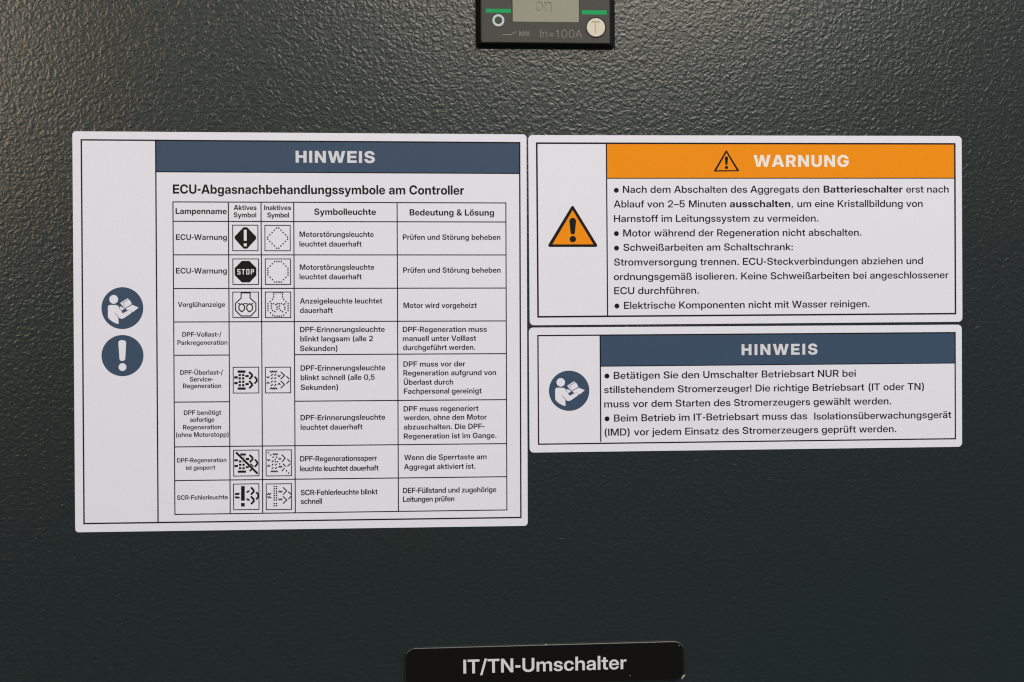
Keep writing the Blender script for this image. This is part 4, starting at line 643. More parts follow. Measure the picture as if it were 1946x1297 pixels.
SYMBOLS = [([67.09, 120.19, 78.2, 131.55], [[(71.88, 130.481), (73.401, 130.487), (77.213, 126.486), (77.207, 125.416), (73.409, 121.259), (71.888, 121.255), (68.122, 125.524), (68.129, 126.526)]], [[(72.005, 129.372), (73.235, 129.376), (73.205, 124.669), (71.975, 124.666)], [(71.968, 123.529), (73.198, 123.532), (73.19, 122.301), (71.96, 122.299)]]),
 ([80.79, 120.19, 91.96, 131.5], [[(85.656, 130.463), (86.24, 130.465), (86.236, 129.876), (85.652, 129.874)], [(86.625, 130.467), (87.209, 130.469), (87.205, 129.879), (86.621, 129.877)], [(84.721, 129.509), (85.305, 129.511), (85.301, 128.921), (84.717, 128.919)], [(87.548, 129.518), (88.133, 129.52), (88.129, 128.931), (87.545, 128.929)], [(83.76, 128.515), (84.343, 128.516), (84.34, 127.927), (83.756, 127.925)], [(88.472, 128.53), (89.057, 128.532), (89.053, 127.942), (88.469, 127.94)], [(82.825, 127.574), (83.409, 127.576), (83.405, 126.987), (82.822, 126.985)], [(89.502, 127.555), (90.087, 127.557), (90.084, 126.967), (89.499, 126.965)], [(81.878, 126.607), (82.461, 126.609), (82.458, 126.02), (81.874, 126.018)], [(90.347, 126.632), (90.932, 126.634), (90.929, 126.044), (90.344, 126.042)], [(81.872, 125.656), (82.455, 125.658), (82.452, 125.069), (81.868, 125.067)], [(90.342, 125.68), (90.927, 125.682), (90.923, 125.092), (90.338, 125.091)], [(82.808, 124.681), (83.391, 124.683), (83.388, 124.094), (82.804, 124.092)], [(89.419, 124.699), (90.003, 124.701), (90.0, 124.111), (89.415, 124.109)], [(83.73, 123.719), (84.314, 123.721), (84.31, 123.132), (83.726, 123.13)], [(88.443, 123.732), (89.028, 123.733), (89.024, 123.143), (88.439, 123.142)], [(84.68, 122.757), (85.263, 122.759), (85.26, 122.169), (84.676, 122.168)], [(87.507, 122.764), (88.092, 122.766), (88.088, 122.176), (87.504, 122.174)], [(85.642, 121.755), (86.226, 121.756), (86.223, 121.166), (85.639, 121.165)], [(86.572, 121.757), (87.156, 121.758), (87.152, 121.168), (86.568, 121.167)]], []),
 ([67.07, 105.66, 78.35, 117.04], [[(71.061, 115.998), (74.301, 116.003), (77.261, 112.995), (77.241, 109.782), (74.309, 106.742), (71.068, 106.741), (68.048, 109.843), (68.068, 112.919)]], [[(69.148, 112.452), (69.624, 112.452), (69.621, 111.971), (69.145, 111.97)], [(69.618, 112.452), (70.093, 112.453), (70.091, 112.065), (69.615, 112.064)], [(70.087, 112.453), (70.47, 112.453), (70.468, 112.065), (70.084, 112.065)], [(69.145, 111.977), (69.529, 111.977), (69.526, 111.496), (69.142, 111.496)], [(69.142, 111.502), (69.618, 111.503), (69.616, 111.115), (69.14, 111.114)], [(69.611, 111.503), (70.087, 111.503), (70.085, 111.115), (69.609, 111.115)], [(70.081, 111.503), (70.464, 111.503), (70.461, 111.022), (70.078, 111.022)], [(70.078, 111.028), (70.461, 111.028), (70.458, 110.547), (70.075, 110.547)], [(69.136, 110.553), (69.612, 110.553), (69.61, 110.165), (69.134, 110.165)], [(69.605, 110.553), (70.081, 110.553), (70.079, 110.166), (69.603, 110.165)], [(70.075, 110.553), (70.458, 110.554), (70.455, 110.166), (70.072, 110.166)], [(71.038, 112.453), (71.514, 112.454), (71.512, 112.066), (71.036, 112.066)], [(71.508, 112.454), (71.984, 112.454), (71.981, 111.973), (71.505, 111.972)], [(71.977, 112.454), (72.361, 112.455), (72.358, 112.067), (71.975, 112.066)], [(71.505, 111.979), (71.888, 111.979), (71.885, 111.498), (71.502, 111.497)], [(71.502, 111.504), (71.885, 111.504), (71.882, 111.023), (71.499, 111.023)], [(71.499, 111.029), (71.882, 111.03), (71.879, 110.548), (71.496, 110.548)], [(71.496, 110.554), (71.879, 110.555), (71.877, 110.167), (71.493, 110.166)], [(72.956, 112.455), (73.432, 112.456), (73.429, 111.974), (72.953, 111.974)], [(73.426, 112.456), (73.902, 112.456), (73.9, 112.068), (73.423, 112.068)], [(73.895, 112.456), (74.279, 112.457), (74.276, 111.975), (73.892, 111.974)], [(72.953, 111.98), (73.337, 111.981), (73.334, 111.499), (72.95, 111.499)], [(73.892, 111.981), (74.276, 111.981), (74.273, 111.5), (73.889, 111.499)], [(72.95, 111.505), (73.334, 111.506), (73.331, 111.024), (72.947, 111.024)], [(73.889, 111.506), (74.273, 111.506), (74.27, 111.025), (73.886, 111.024)], [(72.947, 111.03), (73.331, 111.031), (73.328, 110.549), (72.944, 110.549)], [(73.886, 111.031), (74.27, 111.031), (74.267, 110.55), (73.883, 110.549)], [(72.944, 110.555), (73.42, 110.556), (73.418, 110.168), (72.942, 110.167)], [(73.414, 110.556), (73.89, 110.556), (73.888, 110.168), (73.411, 110.168)], [(73.883, 110.556), (74.267, 110.556), (74.265, 110.168), (73.881, 110.168)], [(74.914, 112.457), (75.391, 112.458), (75.388, 111.976), (74.911, 111.975)], [(75.384, 112.458), (75.861, 112.458), (75.858, 112.07), (75.382, 112.069)], [(75.854, 112.458), (76.238, 112.458), (76.235, 111.976), (75.851, 111.976)], [(74.911, 111.982), (75.295, 111.982), (75.292, 111.501), (74.908, 111.5)], [(75.851, 111.983), (76.235, 111.983), (76.232, 111.501), (75.848, 111.501)], [(74.908, 111.507), (75.385, 111.507), (75.382, 111.025), (74.905, 111.025)], [(75.378, 111.507), (75.855, 111.508), (75.852, 111.119), (75.376, 111.119)], [(75.848, 111.508), (76.232, 111.508), (76.23, 111.12), (75.846, 111.119)], [(74.905, 111.032), (75.289, 111.032), (75.286, 110.55), (74.902, 110.55)], [(74.902, 110.557), (75.286, 110.557), (75.284, 110.169), (74.9, 110.169)]]),
 ([80.87, 105.66, 92.05, 117.03], [[(84.744, 116.004), (85.328, 116.005), (85.325, 115.416), (84.741, 115.415)], [(85.713, 116.006), (86.297, 116.007), (86.294, 115.417), (85.71, 115.416)], [(86.669, 116.007), (87.254, 116.008), (87.25, 115.418), (86.666, 115.417)], [(87.626, 116.009), (88.21, 116.009), (88.206, 115.419), (87.622, 115.419)], [(83.809, 115.038), (84.393, 115.039), (84.39, 114.449), (83.806, 114.449)], [(88.589, 115.045), (89.174, 115.045), (89.171, 114.455), (88.586, 114.455)], [(82.848, 114.059), (83.432, 114.06), (83.428, 113.47), (82.845, 113.47)], [(89.54, 114.067), (90.125, 114.068), (90.122, 113.477), (89.537, 113.477)], [(81.861, 113.093), (82.444, 113.094), (82.441, 112.504), (81.857, 112.504)], [(90.465, 113.102), (91.05, 113.103), (91.046, 112.513), (90.461, 112.512)], [(81.855, 112.115), (82.438, 112.116), (82.435, 111.526), (81.851, 111.526)], [(90.459, 112.123), (91.044, 112.124), (91.041, 111.533), (90.456, 111.533)], [(81.875, 111.151), (82.459, 111.151), (82.455, 110.562), (81.872, 110.561)], [(90.48, 111.157), (91.065, 111.158), (91.061, 110.568), (90.476, 110.567)], [(81.869, 110.173), (82.453, 110.173), (82.449, 109.584), (81.866, 109.583)], [(90.474, 110.178), (91.059, 110.179), (91.055, 109.588), (90.47, 109.588)], [(82.818, 109.209), (83.402, 109.209), (83.398, 108.619), (82.815, 108.619)], [(89.551, 109.212), (90.136, 109.212), (90.132, 108.622), (89.547, 108.622)], [(83.794, 108.217), (84.378, 108.218), (84.374, 107.628), (83.79, 107.628)], [(88.575, 108.219), (89.159, 108.219), (89.156, 107.629), (88.571, 107.629)], [(84.73, 107.199), (85.314, 107.199), (85.311, 106.609), (84.726, 106.609)], [(85.686, 107.199), (86.27, 107.199), (86.267, 106.609), (85.682, 106.609)], [(86.655, 107.199), (87.24, 107.199), (87.236, 106.609), (86.652, 106.609)], [(87.612, 107.2), (88.196, 107.2), (88.193, 106.61), (87.608, 106.61)]], []),
 ([66.98, 91.43, 78.26, 102.78], [[(70.565, 102.004), (74.687, 102.002), (74.69, 102.484), (70.568, 102.486)], [(74.308, 102.388), (74.292, 99.85), (74.769, 99.849), (74.785, 102.388)], [(74.266, 99.911), (76.914, 97.506), (77.233, 97.865), (74.585, 100.27)], [(76.73, 97.927), (76.709, 94.557), (77.186, 94.556), (77.207, 97.926)], [(76.867, 94.97), (74.541, 92.347), (74.895, 92.026), (77.221, 94.649)], [(74.959, 92.535), (70.505, 92.544), (70.502, 92.062), (74.955, 92.053)], [(70.916, 92.37), (68.351, 94.988), (68.012, 94.648), (70.577, 92.03)], [(68.519, 94.57), (68.54, 97.936), (68.065, 97.937), (68.043, 94.571)], [(68.355, 97.517), (70.96, 99.917), (70.641, 100.272), (68.036, 97.872)], [(70.932, 99.852), (70.95, 102.617), (70.474, 102.617), (70.456, 99.853)], [(70.671, 97.48), (71.764, 96.624), (72.073, 97.026), (70.98, 97.883)], [(71.507, 96.903), (72.028, 96.114), (72.446, 96.398), (71.925, 97.187)], [(71.903, 96.535), (71.894, 95.159), (72.397, 95.158), (72.406, 96.534)], [(72.06, 95.594), (71.033, 94.431), (71.407, 94.093), (72.434, 95.257)], [(71.322, 94.672), (70.731, 94.316), (70.987, 93.879), (71.578, 94.236)], [(71.237, 94.334), (70.572, 94.673), (70.345, 94.218), (71.009, 93.88)], [(70.875, 94.46), (69.8, 95.471), (69.457, 95.098), (70.532, 94.087)], [(69.989, 95.028), (70.0, 96.738), (69.497, 96.739), (69.487, 95.029)], [(69.848, 96.308), (70.571, 97.214), (70.181, 97.533), (69.458, 96.626)], [(70.256, 96.959), (71.19, 97.429), (70.968, 97.884), (70.035, 97.414)], [(73.999, 97.433), (75.121, 96.818), (75.362, 97.266), (74.24, 97.881)], [(74.816, 97.101), (75.375, 96.244), (75.796, 96.525), (75.236, 97.383)], [(75.252, 96.665), (75.242, 95.154), (75.746, 95.153), (75.755, 96.664)], [(75.405, 95.588), (74.339, 94.355), (74.718, 94.021), (75.784, 95.255)], [(74.652, 94.599), (73.983, 94.263), (74.205, 93.807), (74.875, 94.144)], [(74.478, 94.262), (73.813, 94.6), (73.585, 94.146), (74.25, 93.807)], [(74.124, 94.352), (73.208, 95.457), (72.822, 95.129), (73.738, 94.024)], [(73.362, 95.023), (73.373, 96.801), (72.87, 96.802), (72.859, 95.024)], [(73.19, 96.361), (73.937, 97.111), (73.584, 97.471), (72.837, 96.721)], [(73.666, 96.887), (74.516, 97.457), (74.239, 97.881), (73.389, 97.311)], [(69.38, 97.363), (70.152, 97.362), (70.155, 97.817), (69.383, 97.818)], [(71.667, 97.36), (73.459, 97.358), (73.462, 97.813), (71.67, 97.815)], [(75.108, 97.356), (75.908, 97.355), (75.911, 97.81), (75.111, 97.811)]], []),
 ([80.83, 91.36, 92.03, 102.77], [[(84.264, 102.613), (84.848, 102.613), (84.844, 102.023), (84.26, 102.024)], [(85.22, 102.613), (85.804, 102.613), (85.8, 102.023), (85.216, 102.023)], [(86.189, 102.613), (86.773, 102.612), (86.77, 102.022), (86.185, 102.022)], [(87.145, 102.612), (87.73, 102.612), (87.726, 102.022), (87.142, 102.022)], [(88.049, 102.612), (88.634, 102.611), (88.63, 102.021), (88.045, 102.021)], [(84.259, 101.755), (84.843, 101.755), (84.839, 101.165), (84.255, 101.166)], [(88.044, 101.753), (88.628, 101.753), (88.625, 101.163), (88.04, 101.163)], [(84.252, 100.75), (84.837, 100.75), (84.833, 100.16), (84.249, 100.16)], [(88.038, 100.747), (88.622, 100.747), (88.619, 100.157), (88.034, 100.157)], [(83.782, 99.772), (84.366, 99.771), (84.362, 99.181), (83.778, 99.182)], [(88.537, 99.768), (89.121, 99.767), (89.118, 99.177), (88.533, 99.177)], [(82.82, 98.781), (83.404, 98.78), (83.401, 98.19), (82.817, 98.191)], [(89.514, 98.774), (90.099, 98.773), (90.096, 98.183), (89.511, 98.183)], [(81.859, 97.843), (82.443, 97.843), (82.439, 97.253), (81.856, 97.254)], [(90.439, 97.834), (91.024, 97.833), (91.021, 97.242), (90.436, 97.243)], [(81.853, 96.892), (82.437, 96.891), (82.434, 96.301), (81.85, 96.302)], [(90.434, 96.881), (91.019, 96.88), (91.015, 96.289), (90.43, 96.29)], [(81.847, 95.913), (82.431, 95.912), (82.427, 95.323), (81.844, 95.324)], [(90.428, 95.901), (91.013, 95.9), (91.009, 95.31), (90.424, 95.311)], [(81.841, 94.948), (82.425, 94.947), (82.422, 94.357), (81.838, 94.358)], [(90.422, 94.935), (91.007, 94.934), (91.003, 94.343), (90.418, 94.344)], [(82.883, 93.954), (83.467, 93.953), (83.464, 93.364), (82.88, 93.365)], [(89.485, 93.943), (90.07, 93.942), (90.066, 93.352), (89.481, 93.353)], [(83.78, 92.947), (84.364, 92.946), (84.36, 92.356), (83.776, 92.357)], [(88.522, 92.939), (89.107, 92.937), (89.103, 92.347), (88.518, 92.348)], [(84.706, 92.503), (85.291, 92.502), (85.287, 91.912), (84.703, 91.913)], [(85.702, 92.501), (86.287, 92.5), (86.283, 91.91), (85.699, 91.911)], [(86.632, 92.499), (87.217, 92.498), (87.213, 91.908), (86.629, 91.909)], [(87.562, 92.498), (88.147, 92.496), (88.143, 91.906), (87.559, 91.907)], [(83.306, 97.842), (83.889, 97.841), (83.886, 97.251), (83.302, 97.252)], [(84.235, 97.841), (84.819, 97.84), (84.815, 97.25), (84.231, 97.251)], [(85.762, 97.839), (86.346, 97.838), (86.342, 97.248), (85.758, 97.249)], [(86.651, 97.838), (87.236, 97.837), (87.232, 97.247), (86.648, 97.248)], [(87.595, 97.837), (88.179, 97.836), (88.176, 97.246), (87.591, 97.247)], [(89.017, 97.835), (89.602, 97.834), (89.598, 97.244), (89.013, 97.245)], [(85.201, 97.397), (85.785, 97.396), (85.782, 96.806), (85.197, 96.807)], [(88.522, 97.393), (89.107, 97.392), (89.103, 96.802), (88.519, 96.803)], [(83.3, 96.89), (83.884, 96.889), (83.88, 96.299), (83.296, 96.3)], [(86.646, 96.886), (87.23, 96.885), (87.227, 96.295), (86.642, 96.295)], [(85.686, 96.391), (86.271, 96.39), (86.267, 95.8), (85.683, 95.801)], [(89.034, 96.386), (89.619, 96.385), (89.616, 95.795), (89.031, 95.796)], [(83.32, 95.911), (83.904, 95.91), (83.901, 95.32), (83.317, 95.321)], [(86.64, 95.906), (87.224, 95.906), (87.221, 95.315), (86.636, 95.316)], [(85.68, 95.452), (86.265, 95.451), (86.261, 94.861), (85.677, 94.862)], [(89.029, 95.447), (89.614, 95.446), (89.61, 94.856), (89.025, 94.856)], [(83.792, 94.945), (84.376, 94.944), (84.373, 94.354), (83.788, 94.355)], [(87.099, 94.98), (87.684, 94.979), (87.68, 94.389), (87.095, 94.39)], [(84.718, 94.407), (85.302, 94.406), (85.299, 93.816), (84.714, 93.817)], [(88.039, 94.402), (88.624, 94.401), (88.62, 93.811), (88.035, 93.812)]], []),
 ([66.94, 58.91, 78.19, 70.42], [[(69.006, 68.896), (72.372, 68.878), (72.366, 67.806), (68.999, 67.824)], [(68.959, 61.544), (72.394, 61.522), (72.387, 60.518), (68.953, 60.541)], [(67.566, 66.403), (69.071, 66.395), (69.065, 65.35), (67.559, 65.359)], [(67.55, 63.917), (69.056, 63.907), (69.049, 62.918), (67.543, 62.927)], [(72.292, 66.885), (73.786, 66.877), (73.78, 65.956), (72.286, 65.964)], [(72.297, 63.448), (73.765, 63.439), (73.758, 62.476), (72.291, 62.485)], [(69.417, 67.341), (70.435, 67.335), (70.429, 66.373), (69.411, 66.379)], [(69.408, 65.912), (70.426, 65.906), (70.419, 64.944), (69.402, 64.95)], [(69.398, 64.455), (70.416, 64.449), (70.41, 63.487), (69.392, 63.493)], [(69.389, 62.957), (70.407, 62.951), (70.401, 61.989), (69.383, 61.995)], [(70.896, 67.333), (71.915, 67.327), (71.908, 66.365), (70.89, 66.371)], [(70.887, 65.903), (71.905, 65.898), (71.899, 64.935), (70.881, 64.941)], [(70.878, 64.446), (71.896, 64.44), (71.89, 63.478), (70.872, 63.484)], [(70.868, 62.948), (71.887, 62.942), (71.881, 61.979), (70.862, 61.986)], [(73.588, 67.926), (74.956, 66.526), (75.556, 67.125), (74.188, 68.526)], [(74.613, 67.167), (74.851, 66.047), (75.675, 66.228), (75.437, 67.347)], [(75.064, 66.862), (73.701, 65.317), (74.329, 64.75), (75.693, 66.295)], [(73.628, 64.024), (74.915, 62.61), (75.535, 63.188), (74.247, 64.602)], [(74.592, 63.257), (74.819, 62.066), (75.647, 62.229), (75.419, 63.42)], [(75.069, 62.882), (73.615, 61.429), (74.207, 60.822), (75.661, 62.275)], [(75.907, 65.977), (77.01, 64.565), (77.629, 65.06), (76.526, 66.472)], [(76.78, 65.242), (76.772, 63.938), (77.561, 63.933), (77.569, 65.238)], [(77.041, 64.622), (75.897, 63.383), (76.473, 62.838), (77.618, 64.078)]], []),
 ([80.64, 58.89, 91.82, 70.35], [[(82.517, 68.468), (83.36, 67.698), (83.671, 68.046), (82.828, 68.815)], [(83.527, 67.719), (84.067, 68.528), (83.683, 68.79), (83.143, 67.98)], [(83.53, 68.502), (84.18, 67.704), (84.538, 68.002), (83.888, 68.799)], [(84.341, 67.698), (85.083, 68.476), (84.749, 68.8), (84.008, 68.022)], [(84.552, 68.496), (85.203, 67.698), (85.56, 67.996), (84.91, 68.794)], [(85.363, 67.692), (86.105, 68.47), (85.772, 68.795), (85.03, 68.017)], [(82.875, 60.438), (83.609, 61.263), (83.265, 61.576), (82.53, 60.751)], [(83.076, 61.284), (83.718, 60.438), (84.086, 60.723), (83.443, 61.569)], [(83.913, 60.437), (84.566, 61.274), (84.202, 61.564), (83.549, 60.727)], [(84.03, 61.278), (84.672, 60.432), (85.04, 60.717), (84.397, 61.563)], [(84.867, 60.431), (85.521, 61.268), (85.156, 61.558), (84.503, 60.72)], [(84.987, 61.254), (85.712, 60.419), (86.06, 60.728), (85.335, 61.563)], [(83.414, 66.335), (84.16, 67.062), (83.82, 67.419), (83.074, 66.692)], [(83.405, 64.889), (84.152, 65.616), (83.811, 65.973), (83.065, 65.246)], [(83.396, 63.443), (84.143, 64.17), (83.802, 64.527), (83.056, 63.8)], [(83.387, 61.956), (84.134, 62.682), (83.793, 63.04), (83.047, 62.313)], [(84.858, 66.327), (85.605, 67.054), (85.265, 67.411), (84.518, 66.684)], [(84.849, 64.881), (85.596, 65.608), (85.256, 65.965), (84.509, 65.238)], [(84.84, 63.435), (85.588, 64.161), (85.247, 64.518), (84.5, 63.792)], [(84.831, 61.947), (85.578, 62.673), (85.238, 63.031), (84.491, 62.304)], [(81.205, 66.036), (81.918, 65.327), (82.243, 65.66), (81.53, 66.37)], [(82.045, 65.327), (82.75, 66.031), (82.424, 66.364), (81.72, 65.66)], [(81.528, 62.856), (82.235, 63.654), (81.89, 63.966), (81.183, 63.168)], [(81.705, 63.652), (82.393, 62.89), (82.735, 63.206), (82.047, 63.967)], [(85.909, 66.564), (86.646, 65.81), (86.976, 66.139), (86.238, 66.893)], [(86.804, 65.817), (87.462, 66.624), (87.104, 66.921), (86.446, 66.115)], [(86.268, 62.386), (86.962, 63.171), (86.616, 63.483), (85.922, 62.698)], [(86.429, 63.182), (87.079, 62.383), (87.437, 62.681), (86.787, 63.48)], [(87.215, 68.039), (88.974, 66.319), (89.297, 66.656), (87.537, 68.375)], [(88.978, 66.852), (87.197, 65.152), (87.516, 64.811), (89.296, 66.511)], [(87.191, 64.112), (88.95, 62.391), (89.273, 62.728), (87.513, 64.449)], [(88.954, 62.924), (87.173, 61.225), (87.492, 60.884), (89.272, 62.583)], [(89.657, 66.102), (90.939, 64.793), (91.269, 65.122), (89.988, 66.431)], [(90.937, 64.496), (89.64, 63.202), (89.966, 62.868), (91.263, 64.162)]], []),
 ([66.93, 23.14, 78.1, 34.66], [[(69.972, 33.08), (72.35, 33.055), (72.344, 32.133), (69.966, 32.158)], [(68.88, 25.73), (72.344, 25.69), (72.338, 24.699), (68.874, 24.739)], [(67.445, 30.603), (68.979, 30.586), (68.973, 29.692), (67.439, 29.709)], [(67.429, 28.127), (68.963, 28.109), (68.957, 27.215), (67.423, 27.232)], [(69.369, 30.1), (70.388, 30.089), (70.382, 29.153), (69.363, 29.165)], [(69.36, 28.655), (70.379, 28.644), (70.373, 27.708), (69.354, 27.72)], [(69.351, 27.169), (70.369, 27.158), (70.364, 26.263), (69.345, 26.275)], [(70.8, 28.64), (71.819, 28.628), (71.813, 27.692), (70.794, 27.704)], [(70.79, 27.153), (71.809, 27.142), (71.804, 26.247), (70.785, 26.259)], [(70.833, 29.63), (71.445, 29.623), (71.442, 29.211), (70.831, 29.217)], [(71.281, 31.621), (71.77, 31.616), (71.767, 31.134), (71.278, 31.139)], [(72.269, 31.129), (73.765, 31.113), (73.759, 30.149), (72.263, 30.165)], [(72.247, 27.55), (73.606, 27.534), (73.601, 26.708), (72.242, 26.724)], [(73.57, 32.121), (74.992, 30.75), (75.572, 31.368), (74.15, 32.738)], [(74.649, 31.441), (74.8, 30.174), (75.637, 30.272), (75.486, 31.54)], [(75.072, 30.962), (73.686, 29.582), (74.278, 28.972), (75.665, 30.352)], [(75.888, 30.198), (77.061, 28.711), (77.677, 29.208), (76.503, 30.695)], [(76.828, 29.391), (76.821, 28.292), (77.61, 28.283), (77.617, 29.382)], [(77.063, 28.967), (75.871, 27.506), (76.48, 26.995), (77.672, 28.456)], [(73.987, 28.476), (75.439, 27.062), (75.815, 27.459), (74.363, 28.872)], [(74.07, 25.11), (75.062, 25.977), (74.616, 26.5), (73.624, 25.632)], [(67.838, 33.245), (76.997, 23.95), (77.632, 24.591), (68.471, 33.885)]], []),
 ([80.76, 23.02, 91.95, 34.6], [[(81.688, 33.564), (82.288, 33.557), (82.284, 32.951), (81.684, 32.957)], [(82.663, 32.589), (83.263, 32.582), (83.259, 31.976), (82.66, 31.982)], [(89.375, 25.66), (89.976, 25.653), (89.972, 25.045), (89.371, 25.052)], [(90.298, 24.71), (90.899, 24.703), (90.896, 24.096), (90.294, 24.103)], [(83.652, 31.613), (84.252, 31.607), (84.249, 31.0), (83.649, 31.006)], [(85.112, 31.598), (85.712, 31.591), (85.708, 30.984), (85.108, 30.991)], [(84.601, 30.61), (85.201, 30.604), (85.197, 29.997), (84.597, 30.003)], [(84.595, 29.645), (85.195, 29.638), (85.191, 29.032), (84.591, 29.038)], [(85.577, 29.634), (86.177, 29.628), (86.174, 29.021), (85.573, 29.027)], [(86.458, 28.687), (87.059, 28.68), (87.055, 28.073), (86.454, 28.08)], [(83.652, 32.826), (84.302, 32.024), (84.66, 32.32), (84.01, 33.122)], [(84.474, 32.02), (85.139, 32.776), (84.792, 33.088), (84.127, 32.332)], [(84.611, 32.764), (85.349, 32.006), (85.679, 32.334), (84.941, 33.092)], [(85.48, 32.004), (86.227, 32.747), (85.901, 33.082), (85.154, 32.339)], [(82.98, 24.641), (83.726, 25.382), (83.401, 25.718), (82.654, 24.976)], [(83.199, 25.404), (83.829, 24.676), (84.177, 24.984), (83.547, 25.712)], [(83.986, 24.673), (84.643, 25.383), (84.303, 25.704), (83.647, 24.994)], [(84.116, 25.374), (84.83, 24.659), (85.155, 24.992), (84.442, 25.707)], [(84.965, 24.661), (85.638, 25.368), (85.303, 25.694), (84.63, 24.987)], [(85.111, 25.366), (85.849, 24.607), (86.179, 24.935), (85.441, 25.694)], [(81.254, 30.284), (81.959, 29.521), (82.297, 29.84), (81.592, 30.603)], [(82.09, 29.516), (82.868, 30.253), (82.551, 30.596), (81.773, 29.859)], [(81.553, 27.108), (82.279, 27.773), (81.968, 28.122), (81.241, 27.457)], [(81.763, 27.773), (82.54, 27.069), (82.848, 27.417), (82.071, 28.122)], [(83.532, 29.032), (84.261, 29.775), (83.911, 30.125), (83.183, 29.382)], [(83.523, 27.557), (84.252, 28.3), (83.902, 28.65), (83.174, 27.907)], [(84.982, 27.54), (85.711, 28.283), (85.361, 28.634), (84.633, 27.891)], [(83.514, 26.109), (84.243, 26.852), (83.893, 27.202), (83.165, 26.459)], [(84.974, 26.092), (85.702, 26.835), (85.353, 27.186), (84.624, 26.443)], [(86.096, 30.794), (86.752, 30.023), (87.103, 30.328), (86.447, 31.099)], [(86.918, 30.021), (87.583, 30.778), (87.236, 31.09), (86.57, 30.334)], [(86.419, 26.578), (87.085, 27.334), (86.737, 27.647), (86.072, 26.891)], [(86.556, 27.322), (87.226, 26.633), (87.556, 26.961), (86.886, 27.65)], [(87.357, 26.632), (88.036, 27.306), (87.71, 27.641), (87.031, 26.967)], [(87.472, 32.24), (89.091, 30.545), (89.424, 30.87), (87.805, 32.565)], [(89.084, 31.072), (87.521, 29.363), (87.862, 29.044), (89.425, 30.753)], [(87.925, 28.35), (89.132, 27.028), (89.472, 27.345), (88.266, 28.668)], [(88.653, 26.663), (87.457, 25.41), (87.792, 25.083), (88.988, 26.336)], [(89.854, 30.266), (91.147, 29.07), (91.46, 29.415), (90.167, 30.612)], [(91.131, 28.638), (89.86, 27.377), (90.187, 27.041), (91.457, 28.303)]], []),
 ([66.8, 8.61, 78.01, 20.08], [[(70.222, 18.99), (71.785, 18.971), (71.745, 12.65), (70.182, 12.671)], [(70.176, 11.707), (71.739, 11.686), (71.729, 10.13), (70.166, 10.152)], [(67.346, 15.187), (67.827, 16.103), (69.796, 16.077), (69.247, 15.162)], [(67.342, 14.554), (69.243, 14.529), (69.849, 13.64), (67.812, 13.667)], [(72.174, 16.115), (72.996, 17.069), (74.152, 17.054), (73.262, 16.101)], [(72.158, 13.568), (73.314, 13.621), (74.124, 12.619), (72.968, 12.634)], [(74.09, 18.105), (75.391, 16.762), (75.992, 17.358), (74.69, 18.701)], [(75.072, 17.466), (75.178, 16.196), (76.018, 16.263), (75.913, 17.532)], [(75.445, 16.966), (74.07, 15.507), (74.681, 14.915), (76.057, 16.374)], [(74.063, 14.186), (75.401, 12.767), (76.009, 13.355), (74.671, 14.774)], [(75.094, 13.483), (75.171, 12.074), (76.013, 12.116), (75.937, 13.524)], [(75.452, 12.833), (74.113, 11.448), (74.718, 10.848), (76.057, 12.234)], [(76.322, 16.03), (77.348, 14.911), (77.926, 15.452), (76.899, 16.572)], [(77.068, 15.578), (77.156, 13.995), (77.944, 14.035), (77.856, 15.617)], [(77.383, 14.695), (76.299, 13.372), (76.908, 12.86), (77.992, 14.182)]], []),
